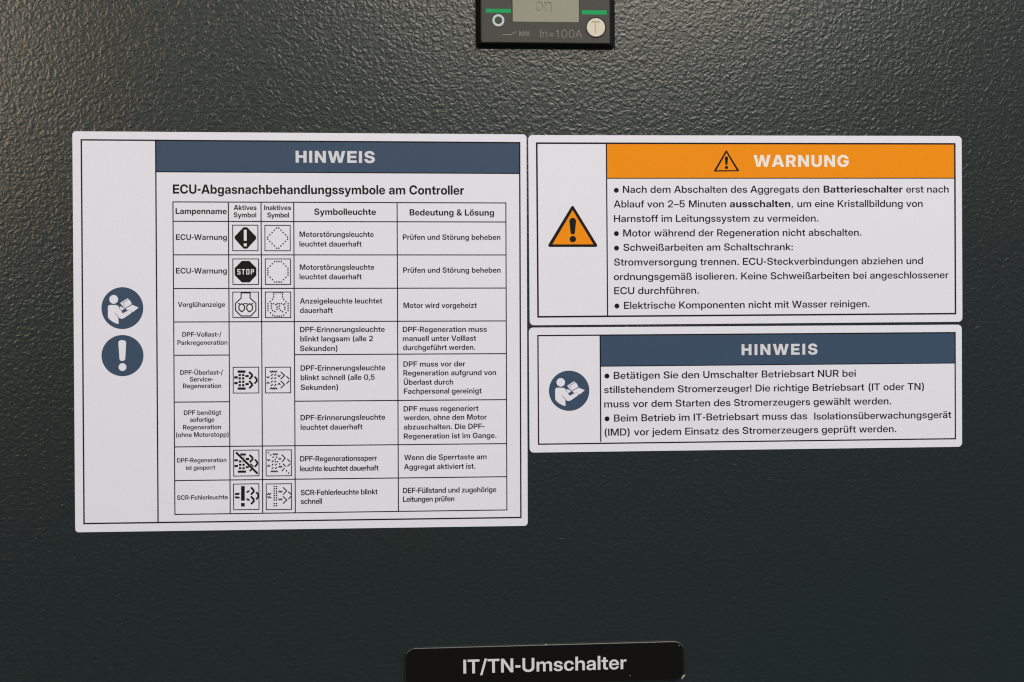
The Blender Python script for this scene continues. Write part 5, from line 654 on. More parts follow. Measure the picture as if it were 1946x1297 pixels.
 ([80.74, 8.45, 91.93, 19.96], [[(84.079, 18.928), (84.679, 18.92), (84.676, 18.313), (84.075, 18.321)], [(84.073, 17.962), (84.673, 17.955), (84.67, 17.348), (84.069, 17.355)], [(84.067, 16.969), (84.667, 16.961), (84.664, 16.354), (84.063, 16.362)], [(84.061, 16.017), (84.661, 16.01), (84.658, 15.403), (84.058, 15.41)], [(84.055, 15.052), (84.656, 15.044), (84.652, 14.437), (84.052, 14.445)], [(84.049, 14.058), (84.649, 14.051), (84.646, 13.444), (84.046, 13.451)], [(84.043, 13.093), (84.644, 13.085), (84.64, 12.478), (84.04, 12.486)], [(84.034, 11.575), (84.634, 11.567), (84.63, 10.96), (84.03, 10.968)], [(84.028, 10.637), (84.628, 10.629), (84.625, 10.022), (84.025, 10.03)], [(85.034, 18.916), (85.634, 18.908), (85.631, 18.301), (85.03, 18.309)], [(85.028, 17.95), (85.628, 17.943), (85.625, 17.336), (85.024, 17.343)], [(85.022, 16.957), (85.622, 16.949), (85.619, 16.342), (85.018, 16.35)], [(85.016, 16.005), (85.616, 15.997), (85.613, 15.39), (85.012, 15.398)], [(85.01, 15.039), (85.611, 15.031), (85.607, 14.424), (85.006, 14.432)], [(85.004, 14.046), (85.604, 14.038), (85.601, 13.431), (85.0, 13.439)], [(84.998, 13.08), (85.599, 13.072), (85.595, 12.465), (84.995, 12.473)], [(84.989, 11.562), (85.589, 11.554), (85.586, 10.947), (84.985, 10.955)], [(84.983, 10.624), (85.584, 10.616), (85.58, 10.009), (84.979, 10.017)], [(81.503, 14.838), (82.238, 15.659), (81.894, 15.975), (81.159, 15.154)], [(81.707, 15.668), (82.362, 14.896), (82.713, 15.2), (82.058, 15.972)], [(82.528, 14.894), (83.193, 15.649), (82.846, 15.962), (82.181, 15.207)], [(81.156, 14.21), (81.894, 13.449), (82.223, 13.776), (81.486, 14.537)], [(82.042, 13.452), (82.707, 14.207), (82.36, 14.52), (81.695, 13.766)], [(82.177, 14.206), (82.906, 13.397), (83.248, 13.712), (82.518, 14.521)], [(86.268, 15.875), (87.016, 16.617), (86.689, 16.953), (85.942, 16.211)], [(86.487, 16.641), (87.143, 15.869), (87.494, 16.174), (86.838, 16.946)], [(87.292, 15.862), (88.039, 16.604), (87.713, 16.94), (86.966, 16.198)], [(85.923, 13.256), (86.656, 12.463), (86.994, 12.782), (86.261, 13.575)], [(86.8, 12.461), (87.543, 13.235), (87.208, 13.563), (86.466, 12.789)], [(87.011, 13.26), (87.662, 12.455), (88.021, 12.751), (87.37, 13.555)], [(87.933, 18.123), (89.622, 16.384), (89.952, 16.712), (88.263, 18.451)], [(89.631, 16.917), (87.918, 15.295), (88.236, 14.951), (89.95, 16.573)], [(87.911, 14.184), (89.672, 12.447), (89.995, 12.782), (88.234, 14.519)], [(89.682, 12.982), (87.895, 11.367), (88.206, 11.016), (89.993, 12.632)], [(90.18, 16.146), (91.543, 14.906), (91.852, 15.254), (90.489, 16.494)], [(91.517, 14.61), (90.224, 13.248), (90.56, 12.922), (91.853, 14.284)]], [])]
GEO = {'big_tri': [[(18.639, 51.768), (18.8, 51.951), (19.013, 52.069), (19.254, 52.111), (19.495, 52.07), (19.707, 51.951), (19.867, 51.769), (29.941, 35.237),
              (30.031, 35.004), (30.034, 34.754), (29.949, 34.519), (29.788, 34.326), (29.569, 34.201), (29.32, 34.158), (9.133, 34.239), (8.886, 34.283), (8.67, 34.409),
              (8.512, 34.602), (8.43, 34.837), (8.435, 35.085), (8.526, 35.317)],
             [(19.292, 50.319), (28.331, 35.313), (10.28, 35.384)],
             [[(17.825, 45.52), (17.941, 46.077), (18.262, 46.547), (18.741, 46.861), (19.304, 46.97), (19.866, 46.858), (20.341, 46.541), (20.657, 46.068),
               (20.765, 45.511), (20.22, 40.374), (20.089, 40.042), (19.737, 39.801), (19.258, 39.714), (18.78, 39.804), (18.431, 40.048), (18.305, 40.38)],
              [(20.698, 37.627), (20.665, 37.336), (20.572, 37.057), (20.422, 36.803), (20.222, 36.586), (19.981, 36.414), (19.709, 36.296), (19.418, 36.236),
               (19.122, 36.237), (18.832, 36.299), (18.562, 36.419), (18.323, 36.593), (18.126, 36.812), (17.979, 37.067), (17.89, 37.346), (17.86, 37.638),
               (17.893, 37.93), (17.987, 38.209), (18.137, 38.462), (18.336, 38.68), (18.577, 38.851), (18.849, 38.97), (19.14, 39.03), (19.436, 39.029),
               (19.726, 38.967), (19.996, 38.846), (20.235, 38.673), (20.432, 38.454), (20.579, 38.199), (20.669, 37.92)]]],
 'breaker': {'In': [(12.73, 131.5), (30.94, 131.54)],
             'Tbar': [(35.08, 138.53), (38.68, 138.1)],
             'Tstem': [(36.27, 137.64), (36.89, 133.42)],
             'base_bl': (-14.79, 127.63),
             'base_br': (45.56, 127.7),
             'button': [(36.95, 135.98)],
             'face_bl': (-12.88, 129.25),
             'face_br': (42.97, 129.27),
             'on': [(10.62, 142.59), (17.71, 142.54)],
             'onx': (10.65, 147.19),
             'ring': [(-5.47, 138.7), 2.6, 1.65],
             'strip1': [(-10.83, 143.63), (0.06, 141.97)],
             'strip2': [(30.83, 143.44), (41.77, 141.64)],
             'sym': [(-3.66, 132.52), (0.01, 132.56), (2.27, 133.95)],
             'win_bl': (0.32, 138.08),
             'win_br': (29.97, 138.07),
             'xs': [(3.5, 134.24), (8.11, 131.91)]},
 'left_band': 154.13,
 'left_div': 34.92,
 'left_excl': [[(29.219, 75.465), (29.18, 74.696), (29.074, 73.933), (28.902, 73.183), (28.665, 72.45), (28.365, 71.74), (28.004, 71.059), (27.585, 70.412),
                (27.111, 69.804), (26.586, 69.239), (26.014, 68.722), (25.399, 68.257), (24.746, 67.847), (24.06, 67.495), (23.346, 67.205), (22.61, 66.978),
                (21.857, 66.815), (21.093, 66.719), (20.324, 66.69), (19.556, 66.728), (18.794, 66.833), (18.044, 67.003), (17.312, 67.239), (16.604, 67.537),
                (15.925, 67.895), (15.279, 68.312), (14.673, 68.783), (14.111, 69.305), (13.596, 69.874), (13.133, 70.486), (12.725, 71.136), (12.375, 71.819),
                (12.087, 72.53), (11.861, 73.263), (11.701, 74.014), (11.606, 74.775), (11.578, 75.543), (11.617, 76.309), (11.723, 77.07), (11.894, 77.819),
                (12.131, 78.551), (12.43, 79.259), (12.789, 79.938), (13.206, 80.585), (13.678, 81.192), (14.201, 81.756), (14.771, 82.273), (15.384, 82.739),
                (16.035, 83.149), (16.719, 83.502), (17.432, 83.793), (18.167, 84.022), (18.918, 84.186), (19.682, 84.284), (20.451, 84.315), (21.219, 84.279),
                (21.981, 84.177), (22.732, 84.008), (23.465, 83.774), (24.174, 83.478), (24.855, 83.12), (25.502, 82.705), (26.11, 82.235), (26.674, 81.713),
                (27.191, 81.144), (27.656, 80.532), (28.066, 79.881), (28.417, 79.197), (28.707, 78.485), (28.934, 77.75), (29.096, 76.998), (29.191, 76.234)],
               [[(18.677, 80.899), (18.788, 81.445), (19.148, 81.88), (19.721, 82.097), (20.435, 82.131), (21.077, 82.056), (21.575, 81.799), (21.893, 81.325),
                 (21.96, 80.705), (21.519, 73.969), (21.23, 73.497), (20.8, 73.244), (19.8, 73.249), (19.373, 73.506), (19.127, 73.98)],
                [(21.995, 70.579), (21.951, 70.206), (21.827, 69.853), (21.629, 69.536), (21.367, 69.272), (21.054, 69.074), (20.706, 68.952), (20.34, 68.912),
                 (19.975, 68.956), (19.629, 69.082), (19.319, 69.283), (19.06, 69.55), (18.867, 69.868), (18.748, 70.223), (18.71, 70.596), (18.754, 70.968),
                 (18.878, 71.322), (19.075, 71.638), (19.337, 71.902), (19.65, 72.1), (19.998, 72.222), (20.364, 72.263), (20.729, 72.219), (21.076, 72.093),
                 (21.386, 71.892), (21.644, 71.626), (21.838, 71.307), (21.957, 70.952)]]],
 'left_frame': [3.45, 3.43, 191.53, 167.87],
 'left_reader': [[(29.255, 95.804), (29.216, 95.023), (29.11, 94.248), (28.938, 93.485), (28.702, 92.739), (28.403, 92.018), (28.044, 91.325), (27.627, 90.666),
                  (27.155, 90.047), (26.632, 89.472), (26.063, 88.945), (25.45, 88.47), (24.8, 88.052), (24.117, 87.693), (23.407, 87.396), (22.674, 87.163),
                  (21.924, 86.995), (21.163, 86.896), (20.397, 86.864), (19.632, 86.9), (18.874, 87.004), (18.127, 87.175), (17.399, 87.412), (16.694, 87.712),
                  (16.017, 88.075), (15.375, 88.496), (14.772, 88.972), (14.211, 89.501), (13.699, 90.078), (13.238, 90.698), (12.832, 91.357), (12.484, 92.049),
                  (12.197, 92.771), (11.972, 93.515), (11.813, 94.277), (11.718, 95.051), (11.691, 95.83), (11.73, 96.609), (11.835, 97.382), (12.006, 98.144),
                  (12.241, 98.887), (12.539, 99.607), (12.897, 100.299), (13.313, 100.957), (13.783, 101.575), (14.303, 102.15), (14.871, 102.677), (15.481, 103.151),
                  (16.13, 103.57), (16.811, 103.931), (17.52, 104.229), (18.252, 104.464), (19.0, 104.632), (19.76, 104.734), (20.526, 104.768), (21.291, 104.734),
                  (22.05, 104.632), (22.797, 104.463), (23.527, 104.228), (24.233, 103.929), (24.911, 103.568), (25.554, 103.148), (26.16, 102.672), (26.722, 102.143),
                  (27.236, 101.567), (27.699, 100.946), (28.107, 100.287), (28.457, 99.593), (28.745, 98.87), (28.971, 98.125), (29.132, 97.361), (29.227, 96.586)],
                 [[(18.704, 99.567), (18.655, 99.146), (18.514, 98.746), (18.291, 98.388), (17.995, 98.089), (17.642, 97.864), (17.249, 97.724), (16.836, 97.677),
                   (16.423, 97.725), (16.033, 97.866), (15.683, 98.091), (15.391, 98.391), (15.173, 98.75), (15.039, 99.149), (14.996, 99.57), (15.045, 99.991),
                   (15.185, 100.39), (15.408, 100.749), (15.704, 101.048), (16.057, 101.273), (16.45, 101.412), (16.863, 101.46), (17.275, 101.412), (17.666, 101.272),
                   (18.016, 101.046), (18.308, 100.747), (18.526, 100.388), (18.661, 99.988)],
                  [(14.364, 96.081), (14.475, 96.662), (14.871, 97.098), (15.406, 97.206), (17.759, 97.167), (18.4, 96.948), (18.967, 96.438), (19.532, 95.637),
                   (20.588, 93.561), (22.811, 94.722), (23.348, 94.903), (23.884, 94.902), (24.31, 94.537), (24.379, 94.1), (24.089, 93.591), (21.54, 91.812),
                   (20.823, 91.376), (20.286, 91.232), (19.502, 91.379), (19.076, 91.707), (18.829, 92.181), (17.343, 93.894), (17.235, 93.785), (18.756, 91.854),
                   (18.842, 89.015), (17.774, 89.272), (16.175, 90.113), (15.111, 90.988), (14.405, 91.826)],
                  [(19.585, 98.038), (22.526, 99.927), (23.026, 99.818), (23.203, 99.636), (20.478, 98.073), (21.604, 95.815), (21.388, 95.597)],
                  [(20.727, 97.927), (23.345, 99.49), (23.664, 99.198), (24.475, 97.595), (21.783, 95.888), (21.571, 96.18)],
                  [(21.853, 95.597), (24.615, 97.231), (27.324, 96.062), (24.843, 94.063), (24.382, 94.537), (23.671, 95.048), (23.026, 94.903), (22.526, 94.831)],
                  [(18.929, 96.11), (19.896, 96.546), (21.316, 95.525), (20.383, 94.871), (19.636, 95.127)]]],
 'note_band': 37.59,
 'note_div': 31.46,
 'note_div_end': 4.4,
 'note_frame': [3.71, 3.39, 191.94, 51.53],
 'note_reader': [[(26.508, 26.873), (26.471, 26.104), (26.365, 25.343), (26.193, 24.594), (25.956, 23.862), (25.655, 23.155), (25.292, 22.476), (24.871, 21.832),
                  (24.395, 21.227), (23.867, 20.665), (23.291, 20.152), (22.672, 19.69), (22.014, 19.284), (21.323, 18.936), (20.603, 18.65), (19.861, 18.426),
                  (19.101, 18.268), (18.331, 18.176), (17.554, 18.151), (16.778, 18.193), (16.009, 18.301), (15.251, 18.476), (14.512, 18.715), (13.796, 19.017),
                  (13.109, 19.379), (12.456, 19.799), (11.843, 20.273), (11.273, 20.798), (10.751, 21.371), (10.282, 21.985), (9.868, 22.638), (9.513, 23.323),
                  (9.22, 24.036), (8.99, 24.771), (8.826, 25.523), (8.728, 26.286), (8.698, 27.054), (8.736, 27.821), (8.841, 28.582), (9.013, 29.33), (9.25, 30.061),
                  (9.551, 30.767), (9.912, 31.445), (10.333, 32.089), (10.808, 32.694), (11.335, 33.256), (11.91, 33.769), (12.529, 34.231), (13.185, 34.638),
                  (13.876, 34.986), (14.595, 35.273), (15.337, 35.497), (16.096, 35.656), (16.866, 35.749), (17.642, 35.775), (18.418, 35.734), (19.188, 35.626),
                  (19.946, 35.453), (20.686, 35.214), (21.403, 34.913), (22.09, 34.552), (22.744, 34.132), (23.358, 33.658), (23.929, 33.133), (24.451, 32.561),
                  (24.921, 31.946), (25.336, 31.293), (25.692, 30.607), (25.986, 29.894), (26.216, 29.158), (26.381, 28.405), (26.478, 27.641)],
                 [[(15.807, 30.671), (15.758, 30.257), (15.617, 29.865), (15.391, 29.514), (15.091, 29.222), (14.733, 29.003), (14.335, 28.87), (13.916, 28.827),
                   (13.498, 28.878), (13.101, 29.02), (12.745, 29.245), (12.449, 29.543), (12.226, 29.898), (12.089, 30.293), (12.044, 30.708), (12.093, 31.122),
                   (12.235, 31.514), (12.46, 31.865), (12.76, 32.157), (13.118, 32.375), (13.516, 32.509), (13.935, 32.552), (14.353, 32.501), (14.75, 32.359),
                   (15.106, 32.134), (15.402, 31.836), (15.625, 31.481), (15.762, 31.086)],
                  [(11.412, 27.277), (11.523, 27.849), (11.923, 28.274), (12.467, 28.376), (14.854, 28.316), (15.505, 28.095), (16.081, 27.588), (16.656, 26.794),
                   (17.732, 24.741), (19.982, 25.864), (20.527, 26.038), (21.07, 26.032), (21.503, 25.669), (21.573, 25.239), (21.281, 24.74), (18.701, 23.011),
                   (17.975, 22.589), (17.431, 22.451), (16.635, 22.603), (16.203, 22.93), (15.952, 23.398), (14.44, 25.097), (14.331, 24.991), (15.878, 23.076),
                   (15.972, 20.281), (14.888, 20.543), (13.264, 21.384), (12.183, 22.255), (11.463, 23.086)],
                  [(16.704, 29.157), (19.682, 30.991), (20.189, 30.878), (20.369, 30.697), (17.609, 29.184), (18.757, 26.951), (18.538, 26.739)],
                  [(17.862, 29.038), (20.513, 30.552), (20.837, 30.262), (21.662, 28.678), (18.938, 27.021), (18.722, 27.31)],
                  [(19.009, 26.734), (21.806, 28.318), (24.553, 27.143), (22.043, 25.198), (21.575, 25.669), (20.853, 26.178), (20.201, 26.041), (19.693, 25.974)],
                  [(16.043, 27.266), (17.023, 27.685), (18.466, 26.668), (17.521, 26.033), (16.762, 26.291)]]],
 'plate': {'b': (70.48, -150.65),
           'burr': [(73.65, -151.13), (76.13, -147.93)],
           'l': (-47.71, -139.99),
           'r': (75.46, -141.39),
           'specks': [(14.01, -133.26, 1.35, 0.5), (73.02, -135.27, 1.45, 0.26), (51.04, -147.99, 1.45, 0.26)],
           'text': [(-22.22, -144.91), (49.57, -144.84)],
           'tl': (-40.63, -133.35),
           'tr': (68.21, -133.02)},
 'px_mm': 0.225,
 'rects': [[-187.8, -80.54, 194.23, 171.2, -0.00256], [7.77, 6.78, 194.65, 83.1, 0.00214], [7.4, -48.96, 194.76, 54.77, 0.00059]],
 'small_tri': [[(87.54, 76.475), (87.595, 76.539), (87.669, 76.581), (87.753, 76.596), (87.838, 76.583), (87.912, 76.542), (87.968, 76.479), (93.428, 67.69),
                (93.46, 67.61), (93.462, 67.524), (93.434, 67.442), (93.378, 67.375), (93.303, 67.331), (93.217, 67.315), (82.343, 67.164), (82.257, 67.178),
                (82.181, 67.221), (82.124, 67.287), (82.094, 67.368), (82.095, 67.454), (82.126, 67.535)],
               [(87.795, 75.478), (92.328, 67.845), (83.271, 67.776)],
               [[(87.022, 73.107), (87.081, 73.393), (87.247, 73.635), (87.495, 73.797), (87.786, 73.854), (88.077, 73.797), (88.323, 73.635), (88.486, 73.392),
                 (88.543, 73.106), (88.243, 70.441), (88.178, 70.277), (88.004, 70.157), (87.766, 70.114), (87.528, 70.158), (87.355, 70.278), (87.292, 70.442)],
                [(88.52, 68.981), (88.498, 68.807), (88.433, 68.643), (88.331, 68.498), (88.197, 68.382), (88.038, 68.3), (87.865, 68.259), (87.686, 68.259),
                 (87.513, 68.301), (87.355, 68.383), (87.223, 68.499), (87.122, 68.644), (87.06, 68.808), (87.039, 68.983), (87.061, 69.157), (87.126, 69.321),
                 (87.228, 69.465), (87.362, 69.582), (87.521, 69.663), (87.694, 69.705), (87.873, 69.705), (88.046, 69.663), (88.203, 69.581), (88.336, 69.464),
                 (88.437, 69.32), (88.499, 69.155)]]],
 'table_x': [42.05, 65.52, 79.39, 93.34, 137.79, 185.09],
 'table_y': [141.27, 132.97, 118.6, 104.16, 89.81, 75.52, 55.41, 36.17, 21.69, 7.13],
 'warn_band': 64.25,
 'warn_div': 34.4,
 'warn_frame': [3.38, 3.35, 191.8, 79.93]}

PX = GEO['px_mm']
SHEET, PRINT, OVER, TOP = 0.22, 0.245, 0.27, 0.295      # heights of vinyl and inks above the panel, mm

# ------------------------------------------------------------------ the cabinet panel
HX0, HX1, HZ0, HZ1 = -15.2, 46.0, 127.25, 226.0         # cut-out for the circuit breaker
m = Mesh()
xs_, zs_ = (-620, HX0, HX1, 640), (-430, HZ0, HZ1, 520)
for i in range(3):
    for j in range(3):
        if i == 1 and j == 1:
            continue
        m.rect(xs_[i], zs_[j], xs_[i + 1], zs_[j + 1], 0)
        m.add([(x, z, -2.5) for x, z in ((xs_[i], zs_[j]), (xs_[i + 1], zs_[j]), (xs_[i + 1], zs_[j + 1]), (xs_[i], zs_[j + 1]))], [(3, 2, 1, 0)])
hole = [(HX0, HZ0), (HX1, HZ0), (HX1, HZ1), (HX0, HZ1)]
m.loops([at(hole, 0), at(hole, -2.5)], cap=False)
rim = [(-620, -430), (640, -430), (640, 520), (-620, 520)]
m.loops([at(rim, -2.5), at(rim, 0)], cap=False)
panel = m.build('cabinet_panel', PANEL)
tag(panel, 'dark grey green metal cabinet panel with wrinkled powder coat behind all the stickers', 'panel', kind='structure')


# ------------------------------------------------------------------ stickers
def sticker(name, rect, radius, label, group=None):
    x, z, w, h, a = rect
    root = empty(name, x, z, a)
    tag(root, label, 'sticker', group)
    m = Mesh()
    m.loops([at(rounded(0, 0, w, h, radius), 0.0), at(rounded(0, 0, w, h, radius), SHEET - 0.05),
             at(rounded(0.05, 0.05, w - 0.05, h - 0.05, radius - 0.05), SHEET)])
    m.build('sheet', PAPER, root)
    return root


def lines_part(name, lines, mat, parent, d):
    m = Mesh()
    for s, st, x, y, w, cap in lines:
        m.text(s, st, x, y, w, cap, d)
    return m.build(name, mat, parent)


def band(parent, x0, y0, x1, y1, mat, lines, lmat):
    m = Mesh()
    m.rect(x0, y0, x1, y1, PRINT)
    o = m.build('header_band', mat, parent)
    lines_part('header_text', lines, lmat, o, OVER)
    return o


def sign(name, disc_pts, figure_name, figure, mat, fmat, parent):
    m = Mesh()
    m.poly(disc_pts, PRINT)
    o = m.build(name, mat, parent)
    f = Mesh()
    for P in figure:
        f.flat([P], OVER)
    f.build(figure_name, fmat, o)
    return o


# --- large notice: table of lamp symbols
root = sticker('notice_sticker', GEO['rects'][0], 1.55, 'large white sticker with a table of lamp symbols beside two blue round signs', 'blue headed notice stickers')
fx0, fy0, fx1, fy1 = GEO['left_frame']
dv, bd = GEO['left_div'], GEO['left_band']
lw = 2.75 * PX
m = Mesh()
m.frame(fx0, fy0, fx1, fy1, lw, PRINT)
m.rect(dv - 1.25 * PX, fy0 + lw, dv + 1.25 * PX, fy1 - lw, PRINT)
m.rect(dv + 1.25 * PX, bd - 1.0 * PX, fx1 - lw, bd + 1.0 * PX, PRINT)
m.build('border_line', INK, root)
band(root, dv + 1.25 * PX, bd + 1.0 * PX, fx1 - lw, fy1 - lw, BLUE, LEFT_TEXT['band'], WHITE)
lines_part('heading_text', LEFT_TEXT['heading'], INK, root, PRINT)
tx, ty = GEO['table_x'], GEO['table_y']
gw = 2.0 * PX
m = Mesh()
n_c, n_r = len(tx), len(ty)
for i, x in enumerate(tx):
    m.rect(x - gw / 2, ty[-1] - gw / 2, x + gw / 2, ty[0] + gw / 2, PRINT)
for j, y in enumerate(ty):
    for i in range(n_c - 1):
        if i in (1, 2) and j in (5, 6):
            continue                    # the symbol cells run through three rows
        m.rect(tx[i] + gw / 2, y - gw / 2, tx[i + 1] - gw / 2, y + gw / 2, PRINT)
table = m.build('symbol_table', INK, root)
for cell in LEFT_TEXT['cells']:
    lines_part('cell_text', cell, INK, table, PRINT)
for (x0, y0, x1, y1), dark, light in SYMBOLS:
    m = Mesh()
    m.frame(x0, y0, x1, y1, 1.7 * PX, PRINT)
    dd = PRINT
    for k, P in enumerate(dark):
        m.poly(P, PRINT + 0.0004 * (k + 1))
    icon = m.build('lamp_symbol', INK, table)
    if light:
        # white parts of the symbol are printed in the same cell
        w_ = Mesh()
        for P in light:
            w_.poly(P, OVER)
        w_.build('symbol_mark', PAPER, table)
sign('mandatory_sign', GEO['left_reader'][0], 'reading_figure', GEO['left_reader'][1], BLUE, PAPER, root)
sign('mandatory_sign', GEO['left_excl'][0], 'exclamation_mark', GEO['left_excl'][1], BLUE, PAPER, root)

# --- orange warning
root = sticker('warning_sticker', GEO['rects'][1], 1.9, 'white sticker with an orange WARNUNG band and an orange warning triangle')
fx0, fy0, fx1, fy1 = GEO['warn_frame']
dv, bd = GEO['warn_div'], GEO['warn_band']
lw = 3.2 * PX
m = Mesh()
m.frame(fx0, fy0, fx1, fy1, lw, PRINT)
m.rect(dv - 1.2 * PX, fy0 + lw, dv + 1.2 * PX, fy1 - lw, PRINT)
m.rect(dv + 1.2 * PX, bd - 0.9 * PX, fx1 - lw, bd + 0.9 * PX, PRINT)
m.build('border_line', INK, root)
hb = band(root, dv + 1.2 * PX, bd + 0.9 * PX, fx1 - lw, fy1 - lw, ORANGE, WARN_TEXT['band'], CREAMPRINT)
outer, inner, mark = GEO['small_tri']
m = Mesh()
m.flat([outer, inner], OVER)
for P in mark:
    m.poly(P, OVER)
m.build('header_triangle', INK, hb)
outer, inner, mark = GEO['big_tri']
m = Mesh()
m.flat([outer, inner], PRINT)
tri = m.build('warning_triangle', INK, root)
m = Mesh()
m.poly(inner, PRINT)
m.build('triangle_field', ORANGE, tri)
m = Mesh()
for P in mark:
    m.poly(P, OVER)
m.build('exclamation_mark', INK, tri)


def paragraphs(parent, spec):
    for k, para in enumerate(spec['paras']):
        m = Mesh()
        m.poly(disc(*spec['bullets'][k]), PRINT)
        for s, st, x, y, w, cap in para:
            m.text(s, st, x, y, w, cap, PRINT)
        m.build('paragraph', INK, parent)


paragraphs(root, WARN_TEXT)

# --- small blue notice
root = sticker('notice_sticker', GEO['rects'][2], 1.9, 'small white sticker with a blue HINWEIS band and one round sign, below the orange one', 'blue headed notice stickers')
fx0, fy0, fx1, fy1 = GEO['note_frame']
dv, bd = GEO['note_div'], GEO['note_band']
lw = 2.6 * PX
m = Mesh()
m.frame(fx0, fy0, fx1, fy1, lw, PRINT)
m.rect(dv - 1.25 * PX, GEO['note_div_end'], dv + 1.25 * PX, fy1 - lw, PRINT)
m.rect(dv + 1.25 * PX, bd - 0.9 * PX, fx1 - lw, bd + 0.9 * PX, PRINT)
m.build('border_line', INK, root)
band(root, dv + 1.25 * PX, bd + 0.9 * PX, fx1 - lw, fy1 - lw, BLUE, NOTE_TEXT['band'], WHITE)
sign('mandatory_sign', GEO['note_reader'][0], 'reading_figure', GEO['note_reader'][1], BLUE, PAPER, root)
paragraphs(root, NOTE_TEXT)

# ------------------------------------------------------------------ circuit breaker in its cut-out
B = GEO['breaker']
bx, bz = (B['base_bl'][0] + B['base_br'][0]) / 2, (B['base_bl'][1] + B['base_br'][1]) / 2
root = empty('circuit_breaker', bx, bz, 0.0)
tag(root, 'dark grey circuit breaker with cream round button, set into the panel top', 'circuit breaker')
BX0, BX1, BZ0, BZ1 = B['base_bl'][0] - bx, B['base_br'][0] - bx, 0.0, 98.0
FX0, FX1, FZ0, FZ1 = B['face_bl'][0] - bx, B['face_br'][0] - bx, (B['face_bl'][1] + B['face_br'][1]) / 2 - bz, 96.0
WX0, WX1, WZ0, WZ1 = B['win_bl'][0] - bx, B['win_br'][0] - bx, (B['win_bl'][1] + B['win_br'][1]) / 2 - bz, 80.0


def rel(p):
    return (p[0] - bx, p[1] - bz)


FD, CAPD = 5.0, 3.8
m = Mesh()
m.loops([at(rounded(BX0, BZ0, BX1, BZ1, 1.1, 4), -28), at(rounded(BX0, BZ0, BX1, BZ1, 1.1, 4), 0.5),
         at(rounded(BX0 + 0.25, BZ0 + 0.2, BX1 - 0.25, BZ1 - 0.2, 1.1, 4), 0.9),
         at(rounded(FX0 - 0.35, FZ0 - 0.3, FX1 + 0.35, FZ1 + 0.3, 0.9, 4), CAPD)], back=True)
m.build('housing', HOUSING, root)
# face: a plate with the window for the toggle
bt = rel(B['button'][0])
o_r = rounded(FX0 - 0.2, FZ0 - 0.2, FX1 + 0.2, FZ1 + 0.2, 0.8, 4)
i_r = rounded(FX0 + 0.15, FZ0 + 0.15, FX1 - 0.15, FZ1 - 0.15, 0.6, 4)
m = Mesh()
m.loops([at(o_r, CAPD), at(o_r, FD - 0.3), at(i_r, FD)], cap=False)
win = [(WX0, WZ0), (WX1, WZ0), (WX1, WZ1), (WX0, WZ1)]
well = disc(bt[0], bt[1] - 0.04, 4.52, 40)
m.flat([i_r, win, well], FD)
m.loops([at(win, FD), at(win, CAPD)], cap=False)
m.loops([at(well, FD), at(well, CAPD)], cap=False)
face = m.build('face_plate', FACE, root)


def recessed_marks(m, outline, marks, d, depth):
    """front face with marks sunk into it"""
    m.flat([outline] + marks, d, keep=lambda w: w % 2 != 0)
    for P in marks:
        Q = P if area2(P) > 0 else P[::-1]
        m.loops([at(Q, d), at(Q, d - depth)], cap=False)
    m.flat(marks, d - depth)


# toggle with the word sunk into it
TD = 4.55
tw = [(WX0 + 0.35, WZ0 + 0.12), (WX1 - 0.05, WZ0 + 0.12), (WX1 - 0.05, WZ1 - 0.3), (WX0 + 0.35, WZ1 - 0.3)]
ti = [(WX0 + 0.5, WZ0 + 0.27), (WX1 - 0.3, WZ0 + 0.27), (WX1 - 0.3, WZ1 - 0.45), (WX0 + 0.5, WZ1 - 0.45)]
on0, on1 = rel(B['on'][0]), rel(B['on'][1])
xh = B['onx'][1] - B['on'][0][1]
onc = text_contours('on', 'R', on0[0], on0[1], on1[0] - on0[0], xh / 0.75)
m = Mesh()
m.loops([at(tw, CAPD), at(tw, TD - 0.15), at(ti, TD)], cap=False)
recessed_marks(m, ti, onc, TD, 0.28)
tog = m.build('toggle', TOGGLE, root)
m = Mesh()
hx = (WX0 + WX1) / 2
m.loops([at(rounded(hx - 7, 38, hx + 7, 52, 1, 3), TD), at(rounded(hx - 5.5, 39.5, hx + 5.5, 50.5, 1, 3), TD + 13)])
m.build('handle', TOGGLE, tog)
# printed marks on the face
for key in ('strip1', 'strip2'):
    (x0, y1), (x1, y0) = rel(B[key][0]), rel(B[key][1])
    m = Mesh()
    m.rect(x0, y0, x1, y1, FD + 0.03)
    m.build('marking_strip', GREEN, root)
rc = rel(B['ring'][0])
m = Mesh()
m.flat([disc(rc[0], rc[1], B['ring'][1] - 0.02, 48), disc(rc[0], rc[1], B['ring'][2], 48)], FD + 0.03)
m.build('off_mark', PALEBLUE, root)
m = Mesh()
p0, p1, p2 = (rel(p) for p in B['sym'])


def bar(m, a, b, w, d):
    v = Vector((b[0] - a[0], b[1] - a[1]))
    n = Vector((-v.y, v.x)).normalized() * w / 2
    m.poly([(a[0] + n.x, a[1] + n.y), (a[0] - n.x, a[1] - n.y), (b[0] - n.x, b[1] - n.y), (b[0] + n.x, b[1] + n.y)], d)


